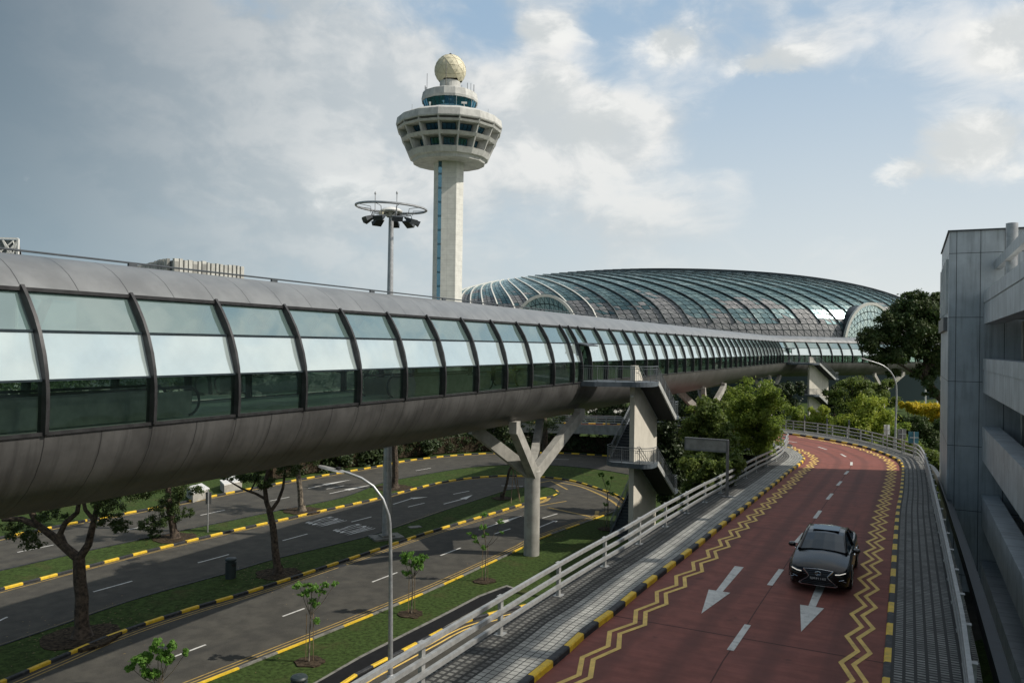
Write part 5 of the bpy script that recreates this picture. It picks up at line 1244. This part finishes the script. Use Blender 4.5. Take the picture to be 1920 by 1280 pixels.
road_tree('staked_tree', 'leaning young tree held by stakes on the island nose', (941, 934), [(['b', (950, 905), (955, 880), (966, 860), (960, 830)], .13, .09), ([(955, 882), (968, 862), (975, 845)], .08, .04)], [(965, 840, 30, 12)], .13, 2500, .16, lm=L_dark)
for (x0, y0, x1, y1) in ((958, 943, 963, 875), (974, 936, 958, 865), (975, 940, 966, 868)):
    a, b_ = G(x0, y0, .1), AT(x1, y1, G(941, 934).y); tag(MB().tube([a, b_], .035, 6).build('tree_stake', M_wood), ['wooden stake leaning to the young tree on the island, ' + t for t in ('leftmost and almost upright', 'middle one', 'rightmost and steepest')][{958: 0, 974: 1, 975: 2}[x0]], 'stake', 'stakes round the young tree')
road_tree('roadside_tree', 'short dark trunk on the grass behind the forked column', (1021, 876), [(['b', (1021, 850), (1022, 820), (1020, 780)], .36, .28)], [(1020, 790, 50, 16)], .3, 3000, .2, mulch=False)
# young trees on the verge
def sapling(label, base, foot_z, tops, n, stem_r=.035):
    b0 = base; T = thing('young_tree', label, 'young tree', (b0.x, b0.y, 0), 'young trees on the grass verge'); A_ = lambda x, y: AT(x, y, b0.y)
    ps = []; first = A_(*tops[0][:2])
    root = Vector((b0.x, b0.y, 0)); mid = Vector((b0.x + .05, b0.y, max(.8, first.z * .62)))
    ps.append(([root, mid, first], stem_r, stem_r * .5))
    for tp in tops[1:]: ps.append(([mid, (mid + A_(*tp[:2])) / 2 + Vector((0, 0, -.1)), A_(*tp[:2])], stem_r * .5, stem_r * .25))
    limbs(T, ps, M_barkp)
    cl = [EL(x, y, rx, ry, b0.y) for x, y, rx, ry in tops]; leafobj('crown', leaves(cl, int(n * 2.6), .12, sub=14, subr=.36, droop=1.2), L_sap, T, (b0.x, b0.y, 0))
    for s_ in (-1, 1): MB().tube([(b0.x + .16 * s_, b0.y + .1, 0), (b0.x + .14 * s_, b0.y + .1, 2.0)], .015, 5).build('stake', M_wood, T)
    mb = MB(); k = 20; rr_ = random.Random(int(b0.y * 10)); mb.prism([(b0.x + .62 * rr_.uniform(.8, 1.15) * math.cos(2 * math.pi * j / k), b0.y + .62 * rr_.uniform(.8, 1.15) * math.sin(2 * math.pi * j / k)) for j in range(k)], -.02, .05); mb.build('mulch_ring', M_soil, T); return T
bs = AT(296, 1215, 27.7); sapling('bushiest young tree on the verge, cut off by the lower left edge', Vector((bs.x, 27.7, 0)), 0, [(270, 1236, 18, 16), (296, 1210, 14, 14), (322, 1210, 9, 12), (349, 1222, 7, 9), (318, 1235, 9, 12), (282, 1262, 16, 12), (245, 1250, 12, 6), (305, 1228, 14, 10)], 1700)
sapling('young tree with wide flat top beside the lower street lamp left side', G(579, 1241), 0, [(585, 1100, 16, 6), (562, 1097, 14, 6), (608, 1096, 8, 6), (628, 1094, 7, 5), (588, 1128, 11, 9), (594, 1163, 8, 6), (574, 1112, 14, 6), (600, 1110, 10, 6)], 650)
sapling('young tree right behind the lower street lamp pole', G(771, 1151), 0, [(765, 1042, 14, 10), (790, 1045, 10, 7), (778, 1060, 16, 9), (762, 1074, 10, 7), (783, 1050, 14, 7), (757, 1050, 8, 10), (800, 1042, 5, 4)], 850)
sapling('sparse young tree in front of the long lane arrow near the forked column', G(909, 1089), 0, [(905, 988, 9, 5), (880, 1000, 6, 3), (888, 1005, 7, 4), (910, 1002, 9, 4), (892, 1014, 6, 4), (908, 1026, 6, 5), (938, 977, 6, 5), (941, 997, 4, 3), (905, 964, 8, 4)], 420)
sapling('thin young tree beside the foot of the near stair tower', G(1137, 992), 0, [(1128, 890, 6, 5), (1140, 905, 6, 4), (1150, 925, 6, 4), (1136, 945, 5, 4), (1148, 895, 4, 3)], 260)
# grass tufts over the verge and medians
def tufts(poly_pts, n, name):
    pass

# ------------------------------------------------------------------ street furniture
def lamp(label, basep, Yp, arc, head, r0, r1, foot=None):
    T = thing('street_lamp', label, 'street lamp', tuple(basep), 'curved street lamps'); A_ = lambda x, y: AT(x, y, Yp)
    P_ = [Vector(basep)] + [A_(*p) for p in arc]; P_ = [P_[0], P_[0].lerp(P_[1], .5)] + P_[1:]; P_ = catmull(P_, .35); n = len(P_)
    MB().tube(P_, [r0 + (r1 - r0) * min(1, i / (n * .85)) for i in range(n)], 14).build('pole', M_pole, T, smooth='auto')
    MB().lathe([(r0 * 1.6, 0), (r0 * 1.6, .9), (r0 * 1.1, 1.0)], 16, tuple(basep)).build('base_box', M_pole, T, smooth='auto')
    h = [A_(*p) for p in head]; d = (h[1] - h[0]); L = d.length; d.normalize(); sd_ = Vector((0, 1, 0)); up = sd_.cross(d) * -1
    if up.z < 0: up = -up
    w = L * .17; prof = [(-.02, .35), (.12, .8), (.4, 1.0), (.8, 1.0), (.97, .7), (1.0, .4)]; mb = MB(); vs = []
    for f, k in prof:
        c = h[0] + d * L * f
        for a, b_ in ((-1, -.35), (1, -.35), (.85, .5), (-.85, .5)): vs.append(c + sd_ * w * k * a + up * w * .55 * b_ * k)
    fs = [(0, 1, 2, 3), tuple(range(20, 24))[::-1]] + [(i * 4 + j, (i + 1) * 4 + j, (i + 1) * 4 + (j + 1) % 4, i * 4 + (j + 1) % 4) for i in range(5) for j in range(4)]
    mb.add(vs, fs); hd_ = mb.build('lamp_head', M_rail, T, smooth='auto')
    MB().lathe([(.09, 0), (.09, .10), (.03, .12)], 10, tuple(h[0] + d * L * .22 + up * w * .25)).build('sensor', M_black, hd_)
    return T
b0 = AT(731.5, 1311, 30.0); b0.z = 0
lamp('grey street lamp with long curved arm in front of the near road', b0, 30.0, [(732.5, 1150), (732, 1010), (729, 965), (718, 935), (700, 911), (678, 896), (655, 887), (640, 882.5)], [(644, 885), (597, 873)], .105, .05)
b1 = AT(1679, 850, 77.0); b1.z = 0
lamp('distant grey street lamp curving over the outer side of the ramp bend', b1, 77.0, [(1679, 800), (1681, 740), (1679, 715), (1670, 697), (1655, 685), (1634, 677)], [(1636, 678), (1612, 670.5)], .13, .06)

def post_sign(name, label, cat, px, py, h, ww, hh, mt, zb=None, back=True, group=None):
    b = RP(px, py, .15); T = thing(name, label, cat, tuple(b), group)
    MB().tube([b, b + Vector((0, 0, h))], .045, 8).build('post', M_pole, T, smooth='auto')
    if ww:
        mb = MB(); mb.obox(b + Vector((0, -.07 if back else .07, h - hh / 2)), (ww / 2, 0, 0), (0, .015, 0), (0, 0, hh / 2)); mb.build('panel', mt, T)
        MB().obox(b + Vector((0, -.02, h - hh / 2)), (ww * .42, 0, 0), (0, .02, 0), (0, 0, .03)).build('bracket', M_pole, T)
    return T
for px, py, h, ww, hh, mt, lab in [(1663, 842, 2.1, .50, .85, M_white, 'small white sign plate on a post, leftmost of three at the railing bend'), (1691, 850, 2.0, .72, .80, M_signg, 'grey square sign back on a post between the white and blue signs'), (1713, 857, 2.0, .80, .90, M_blue, 'blue square sign plate on a post at the railing bend')]:
    post_sign('road_sign', lab, 'road sign', px, py, h, ww, hh, mt, back=False, group='road signs at the ramp bend')
for px, py, h, lab in [(1508, 813, 1.9, 'thin marker post behind the far railing nearest the round tree'), (1550, 818, 1.8, 'thin marker post at the middle of the far railing'), (1591, 824, 1.9, 'thin marker post on the far railing below the lime bushes')]:
    post_sign('marker_post', lab, 'post', px, py, h, .16, .5, M_dkmet, group='marker posts along the far railing')
# blank-backed direction sign over the inner pavement
b = RP(1363, 931, .15); T = thing('direction_sign', 'framed blank back of a direction sign on one post above the inner pavement', 'road sign', tuple(b)); hh = 2.95
MB().bar([b, b + Vector((0, 0, hh))], .13, .13).box(b.x, b.y, b.z, .5, .4, .04, .3).build('post', M_signg, T)
e = Vector((-CS, SN, 0)); nf = Vector((-SN, -CS, 0)); c = b + Vector((0, 0, hh - .32)) + e * 1.1
MB().obox(c, e * 1.08, nf * .03, (0, 0, .27)).build('panel', mat('sign_back_pale', (.30, .29, .27), .6, .2, var=.12), T)
mb = MB()
for k in (-1, 1): mb.obox(c + Vector((0, 0, .30 * k)), e * 1.14, nf * .06, (0, 0, .04)); mb.obox(c + e * 1.11 * k, e * .035, nf * .06, (0, 0, .26))
mb.build('frame', M_signg, T)
# litter bins
def bin_(label, b):
    T = thing('litter_bin', label, 'litter bin', tuple(b), 'litter bins')
    MB().lathe([(0.01, 0), (.29, 0), (.30, .85), (.31, .86), (.31, .92), (.29, .93), (.0, .93)], 28, tuple(b)).build('body', M_bin, T, smooth='auto')
    MB().lathe([(.22, .90), (.22, 1.0), (.31, 1.0), (.32, 1.06), (.28, 1.12), (.10, 1.16), (.0, 1.165)], 28, tuple(b)).build('lid', M_bin, T, smooth='auto')
    MB().obox(b + Vector((.22, -.20, .78)), (.07, .08, 0), (-.02, .02, 0), (0, 0, .07)).build('slot', M_black, T)
bin_('dark cylindrical litter bin at the kerb of the middle road', G(432.6, 1083, .1)); bb = AT(560.5, 1300, 29.4); bb.z = 0
bin_('dark litter bin on the grass at the lower edge, only its top in view', bb)
# small double sign and low planters beyond the far road
b = G(389.5, 997, .09); T = thing('road_sign', 'small narrow sign on a slim post on the far median beneath the tube', 'road sign', tuple(b))
MB().tube([b, b + Vector((0, 0, 3.0))], .05, 8).build('post', M_pole, T); MB().obox(b + Vector((0, .07, 2.35)), (.20, 0, 0), (0, .015, 0), (0, 0, .42)).build('panel', M_signg, T)
def planter(label, pts, h, red):
    q = [G(*p, h) for p in pts]; c = sum((v for v in q), Vector()) / 4; T = thing('planter', label, 'planter', (c.x, c.y, 0), 'low white planters')
    MB().prism([(v.x, v.y) for v in q], -.05, h).build('box', M_conc, T); MB().prism([((v.x - c.x) * 1.04 + c.x, (v.y - c.y) * 1.04 + c.y) for v in q], h, h + .12).build('cover', M_white, T)
    return T
planter('low white slab planter beyond the far road left of the small sign', [(362, 926), (392, 917), (378, 908), (350, 915)], .7, 1)
planter('low white slab planter beyond the far road right of the small sign', [(421, 910), (454, 902), (440, 893), (413, 902)], .7, 1)
c = G(778, 988, .1); tag(MB().box(c.x, c.y, .09, .9, .6, .06, .5).build('manhole_cover', M_kg), 'square concrete manhole cover on the near median grass', 'manhole cover')
for px, lab in ((1735, 'thin pale pole beyond the yellow bushes, left of the pair'), (1757, 'thin pale pole beyond the yellow bushes nearest the car park corner')):
    p = AT(px, 730, 150); T = thing('street_pole', lab, 'pole', (p.x, 150, 0), 'thin poles beyond the bushes'); MB().tube([(p.x, 150, 0), (p.x, 150, p.z)], .16, 8).build('pole', M_white, T); MB().obox((p.x - 1.2, 150, 2.5), (.8, 0, 0), (0, .05, 0), (0, 0, .9)).build('banner', M_ochre, T)

# ------------------------------------------------------------------ the car
cf = RP(1550, 1100); hd_d = Vector((-SN, -CS, 0)); lf = Vector((CS, -SN, 0))       # lf: the car's left side (picture right)
fc = PQ(0, 0); T0 = Vector((9.99, 25.5, zr(25.5))) - hd_d * (1.45)                    # car centre on the road
CAR = thing('parked_car', 'x', 'car', tuple(T0)); CAR.name = 'car'; CAR['label'] = 'black saloon car with chrome-edged hourglass grille driving towards the viewer on the red ramp'; WLOC['car'] = tuple(T0)
def CW(x, y, z): return T0 + hd_d * x + lf * y + Vector((0, 0, z + .012))
def cgrid(rows, name, mt, smooth=True, close_ends=True, mats=None, mi=None):
    mb = MB(); n = len(rows[0]); vs = [CW(*p) for r in rows for p in r]; fs = []; ms = []
    for i in range(len(rows) - 1):
        for j in range(n - 1): fs.append((i * n + j, i * n + j + 1, (i + 1) * n + j + 1, (i + 1) * n + j))
    mb.add(vs, fs, 0)
    if close_ends: mb.add([CW(*p) for p in rows[0]], [tuple(range(n))[::-1]]); mb.add([CW(*p) for p in rows[-1]], [tuple(range(n))])
    return mb.build(name, mt, CAR, smooth='auto')
ST = [ # x, half width, bottom, crease, shoulder, top edge, top centre
 (2.47, .56, .30, .44, .56, .60, .62), (2.43, .72, .24, .44, .60, .66, .69), (2.33, .82, .21, .46, .64, .72, .76), (2.10, .89, .20, .48, .70, .79, .84), (1.75, .91, .20, .50, .76, .85, .91), (1.35, .912, .20, .52, .81, .90, .965),
 (1.0, .912, .20, .53, .85, .945, 1.01), (.6, .912, .20, .54, .87, .95, 1.0), (0, .912, .20, .55, .89, .96, 1.0), (-.8, .912, .20, .56, .915, .985, 1.0), (-1.4, .912, .20, .57, .94, 1.02, 1.04), (-1.8, .905, .20, .58, .95, 1.05, 1.09), (-2.15, .87, .22, .60, .95, 1.05, 1.10), (-2.38, .80, .27, .62, .92, 1.02, 1.07), (-2.45, .70, .34, .62, .86, .95, .98)]
rows = []
for x, w, zb, zc_, zs, zt, zm in ST:
    half = [(w * .80, zb), (w * .955, zb + .03), (w * .985, zc_ - .08), (w, zc_), (w * .985, (zc_ + zs) / 2), (w * .965, zs), (w * .90, zt - .02), (w * .74, zt), (w * .40, (zt + zm) / 2 + .012), (0, zm)]
    rows.append([(x, -y, z) for y, z in half] + [(x, y, z) for y, z in half[::-1][1:]])
cgrid(rows, 'body', M_paint)
GH = [(1.02, 1.015, .0), (.62, 1.22, .5), (.24, 1.385, .88), (-.05, 1.43, 1), (-.55, 1.445, 1), (-1.0, 1.415, .97), (-1.45, 1.25, .62), (-1.86, 1.085, .06)]
def gsec(x, zr_, k):
    wb = .83 - .05 * abs(x + .3) / 1.5; zb = .90 + .03 * (1 - k) + max(0, (-x - .8)) * .08; wt = .585 + .13 * (1 - k); zt = max(zr_ - .045, zb)
    return [(x, -wb, min(zb, zr_)), (x, -(wb * .35 + wt * .65), zb * .35 + zt * .65), (x, -wt, zt), (x, -wt * .5, zr_), (x, 0, zr_ + .012), (x, wt * .5, zr_), (x, wt, zt), (x, (wb * .35 + wt * .65), zb * .35 + zt * .65), (x, wb, min(zb, zr_))]
GS = [gsec(*g_) for g_ in GH]
def part(name, ii, jj, mt, off=0.0):
    mb = MB()
    for i in ii:
        for j in jj: mb.add([CW(*GS[i][j]), CW(*GS[i][j + 1]), CW(*GS[i + 1][j + 1]), CW(*GS[i + 1][j])], [(0, 1, 2, 3)])
    return mb.build(name, mt, CAR, smooth='auto')
part('windscreen', (0, 1), (2, 3, 4, 5), GL_car); part('roof', (2, 3, 4), (2, 3, 4, 5), M_paint); part('rear_window', (5, 6), (2, 3, 4, 5), GL_car)
part('side_window', (0, 1, 2, 3, 4, 5, 6), (0, 1), GL_car); part('side_window', (0, 1, 2, 3, 4, 5, 6), (6, 7), GL_car)
for s_ in (2, 6):
    MB().tube([CW(*GS[i][s_]) for i in range(8)], .042, 7).build('roof_rail', M_paint, CAR, smooth='auto')
for s_ in (0, 8): MB().tube([CW(GS[i][s_][0], GS[i][s_][1] * 1.02, GS[i][s_][2]) for i in range(8)], .016, 5).build('chrome_trim', M_chrome, CAR)
for sy in (-1, 1):
    for i0 in (4,): MB().tube([CW(-.45, sy * .83, .93), CW(-.5, sy * .60, 1.40)], .035, 5).build('pillar', M_paint, CAR)
MB().add([CW(.05, -.42, 1.452), CW(.05, .42, 1.452), CW(-.62, .42, 1.468), CW(-.62, -.42, 1.468)], [(0, 1, 2, 3)]).build('sunroof', GL_car, CAR)
MB().obox(CW(.62, 0, 1.17), hd_d * .02, lf * .11, (0, 0, .03)).build('rear_view_mirror', M_black, CAR)
def front(y, z, o=.012):                     # point on the nose surface
    a = abs(y); x = 2.47 - max(0, a - .50) ** 1.6 * .62 - max(0, z - .52) * .30 - max(0, .36 - z) * .15; return CW(x + o, y, z)
def fpoly(name, pts, mt, o=.015, mirror=True, parent=None):
    out = []
    for s_ in ((-1, 1) if mirror else (1,)):
        out.append(MB().add([front(y * s_, z, o) for y, z in pts], [tuple(range(len(pts)))]).build(name, mt, parent or CAR))
    return out
M_grl = mat('black_grille', (.012, .012, .013), .35, .3, var=.1)
gr_half = [(.0, .715), (.38, .70), (.44, .675), (.27, .53), (.30, .47), (.56, .27), (.54, .24), (0, .235)]
MB().add([front(y, z, .02) for y, z in gr_half] + [front(-y, z, .02) for y, z in gr_half[::-1][1:-1]], [tuple(range(14))]).build('grille', M_grl, CAR)
mb = MB()
for k in range(8): z = .29 + k * .052; w_ = .50 - abs(z - .50) * -.2 if z > .53 else .52 - (z - .27) * .95; mb.tube([front(-min(w_, .42 if z > .5 else w_), z, .028), front(0, z, .034), front(min(w_, .42 if z > .5 else w_), z, .028)], .007, 4)
mb.build('grille_bars', M_dkmet, CAR)
for s_ in (-1, 1):
    MB().tube([front(.43 * s_, .69, .03), front(.27 * s_, .525, .04)], [.030, .012], 6).build('grille_trim', M_chrome, CAR)
    MB().tube([front(.27 * s_, .52, .04), front(.32 * s_, .45, .035), front(.56 * s_, .265, .03)], .009, 5).build('grille_trim', M_chrome, CAR)
MB().tube([front(-.43, .70, .025), front(0, .722, .02), front(.43, .70, .025)], .009, 5).build('grille_trim', M_chrome, CAR)
MB().tube([front(-.57, .26, .03), front(-.50, .235, .035), front(0, .228, .035), front(.50, .235, .035), front(.57, .26, .03)], [.008, .02, .009, .02, .008], 6).build('grille_trim', M_chrome, CAR)
fpoly('headlight', [(.47, .615), (.60, .665), (.80, .735), (.84, .73), (.80, .665), (.62, .60)], GL_car, .02)
for s_ in (-1, 1):
    MB().tube([front(.49 * s_, .615, .035), front(.62 * s_, .625, .035), front(.78 * s_, .675, .035)], .014, 5).build('running_light', M_lamp, CAR)
    MB().tube([front(.60 * s_, .44, .02), front(.74 * s_, .475, .02), front(.70 * s_, .43, .02), front(.80 * s_, .40, .02)], .008, 4).build('fog_light_trim', M_chrome, CAR)
ec = front(0, .60, .05); MB().tube([ec + lf * .085 * math.cos(t_) + Vector((0, 0, .062 * math.sin(t_))) for t_ in [2 * math.pi * k / 24 for k in range(24)]], .009, 5, closed=True).tube([ec + lf * .012 * -1 + Vector((0, 0, .055)), ec - lf * .03 + Vector((0, 0, -.012)), ec - lf * .015 + Vector((0, 0, -.028)), ec + lf * .06 + Vector((0, 0, -.028))], .008, 4).build('emblem', M_chrome, CAR)
def platetxt(body, c, w, h, mt, parent):
    vs, fs = textmesh(body); xs = [v[0] for v in vs]; ys = [v[1] for v in vs]; mb = MB()
    mb.add([c + lf * ((v[0] - min(xs)) / (max(xs) - min(xs)) - .5) * w + Vector((0, 0, ((v[1] - min(ys)) / (max(ys) - min(ys)) - .5) * h)) for v in vs], fs); return mb.build('plate_text', mt, parent)
pc = front(0, .45, .055); pl = MB().obox(pc, hd_d * .006, lf * .26, (0, 0, .058)).build('number_plate', M_black, CAR)
platetxt('SJA9116S', pc + hd_d * .011, .46, .075, M_white, pl)
for sy in (-1, 1):
    m_ = CW(.66, sy * .99, 1.0); mb = MB(); vs = []
    for f, w_, h_ in ((-.10, .10, .07), (-.02, .125, .085), (.07, .11, .075), (.13, .05, .035)):
        for a in range(8): t_ = 2 * math.pi * a / 8; vs.append(m_ + hd_d * f + lf * sy * w_ * math.cos(t_) + Vector((0, 0, h_ * math.sin(t_))))
    mb.add(vs, [tuple(range(8)), tuple(range(24, 32))[::-1]] + [(i * 8 + j, i * 8 + (j + 1) % 8, (i + 1) * 8 + (j + 1) % 8, (i + 1) * 8 + j) for i in range(3) for j in range(8)])
    mb.tube([CW(.70, sy * .84, .93), CW(.68, sy * .92, .96)], .03, 6); mb.build('wing_mirror', M_paint, CAR, smooth='auto')
    for wx in (1.45, -1.40):
        wc = CW(wx, sy * .80, .335); ax = lf * sy
        def ringp(r, o): return [wc + ax * o + (hd_d * math.cos(t_) + Vector((0, 0, 1)) * math.sin(t_)) * r for t_ in [2 * math.pi * k / 24 for k in range(24)]]
        L_ = [ringp(.26, .0), ringp(.335, -.02), ringp(.345, .04), ringp(.335, .10), ringp(.25, .125)]; vs = [p for r in L_ for p in r]
        wh = MB().add(vs, [(i * 24 + j, i * 24 + (j + 1) % 24, (i + 1) * 24 + (j + 1) % 24, (i + 1) * 24 + j) for i in range(4) for j in range(24)]).build('wheel', M_black, CAR, smooth='auto')
        mb = MB(); mb.add(ringp(.25, .105), [tuple(range(24))])
        for k in range(10):
            t_ = 2 * math.pi * k / 10; d = hd_d * math.cos(t_) + Vector((0, 0, 1)) * math.sin(t_); mb.bar([wc + ax * .12 + d * .04, wc + ax * .118 + d * .24], .03, .03, 1)
        mb.build('rim', [M_dkmet, M_pole], wh)
        aw = [wc + ax * .118 + (hd_d * math.cos(t_) + Vector((0, 0, 1)) * math.sin(t_)) * .385 for t_ in [math.pi * (k / 14 * 1.1 - .05) for k in range(15)]]
        MB().tube(aw, .022, 5).build('wheel_arch', M_paint, CAR)
    for x0 in (.55, -.45): MB().obox(CW(x0 - .25, sy * .915, .80), hd_d * .10, lf * .012, (0, 0, .014)).build('door_handle', M_chrome, CAR)
#SECTION6

# litter, drains and small wear
r_ = np.random.default_rng(21); pts = []
for P_, side in ((kB, -1), (kC, 1), (kD, -1), (kA, 1), (kE, 1)):
    Q = resample(P_, .12)
    for p in Q:
        if r_.random() < .22: pts.append((p.x + r_.normal(0, .5), p.y + r_.normal(0, .5), .016 if r_.random() < .5 else .12))
for bx_, by_ in ((G(154, 1193).x, G(154, 1193).y), (G(522, 1075).x, G(522, 1075).y), (G(328, 1008).x, G(328, 1008).y), (G(566, 957).x, G(566, 957).y)):
    for _ in range(260):
        a, r = r_.uniform(0, 6.28), abs(r_.normal(0, 2.2)); pts.append((bx_ + r * math.cos(a), by_ + r * math.sin(a), .125))
v = []
for x, y, z in pts:
    a = r_.uniform(0, 6.28); L = r_.uniform(.03, .075); dx_, dy_ = math.cos(a) * L, math.sin(a) * L; v += [(x - dx_, y - dy_, z), (x + dy_ * .5, y - dx_ * .5, z + .01), (x + dx_, y + dy_, z), (x - dy_ * .5, y + dx_ * .5, z + .012)]
L_lit = leafmat('fallen_leaves', (.10, .06, .02), (.22, .15, .05), (.14, .10, .03), .1)
struct(leafobj('leaf_litter', np.array(v), L_lit, None, (0, 0, 0)), 'stuff')
for i, (px, py, t) in enumerate([(300, 1215, 'near road kerb beside the first yellow block run'), (640, 1060, 'near road kerb left of the floodlight mast'), (860, 990, 'near road kerb left of the forked column'), (250, 1048, 'middle road kerb above the big forked tree'), (700, 944, 'middle road kerb behind the floodlight mast')]):
    c = G(px, py, .012); tag(MB().box(c.x, c.y, .006, .7, .35, .012, .9).build('drain_cover', M_black), 'dark iron drain cover by the ' + t, 'drain cover', 'drain covers along the kerbs')
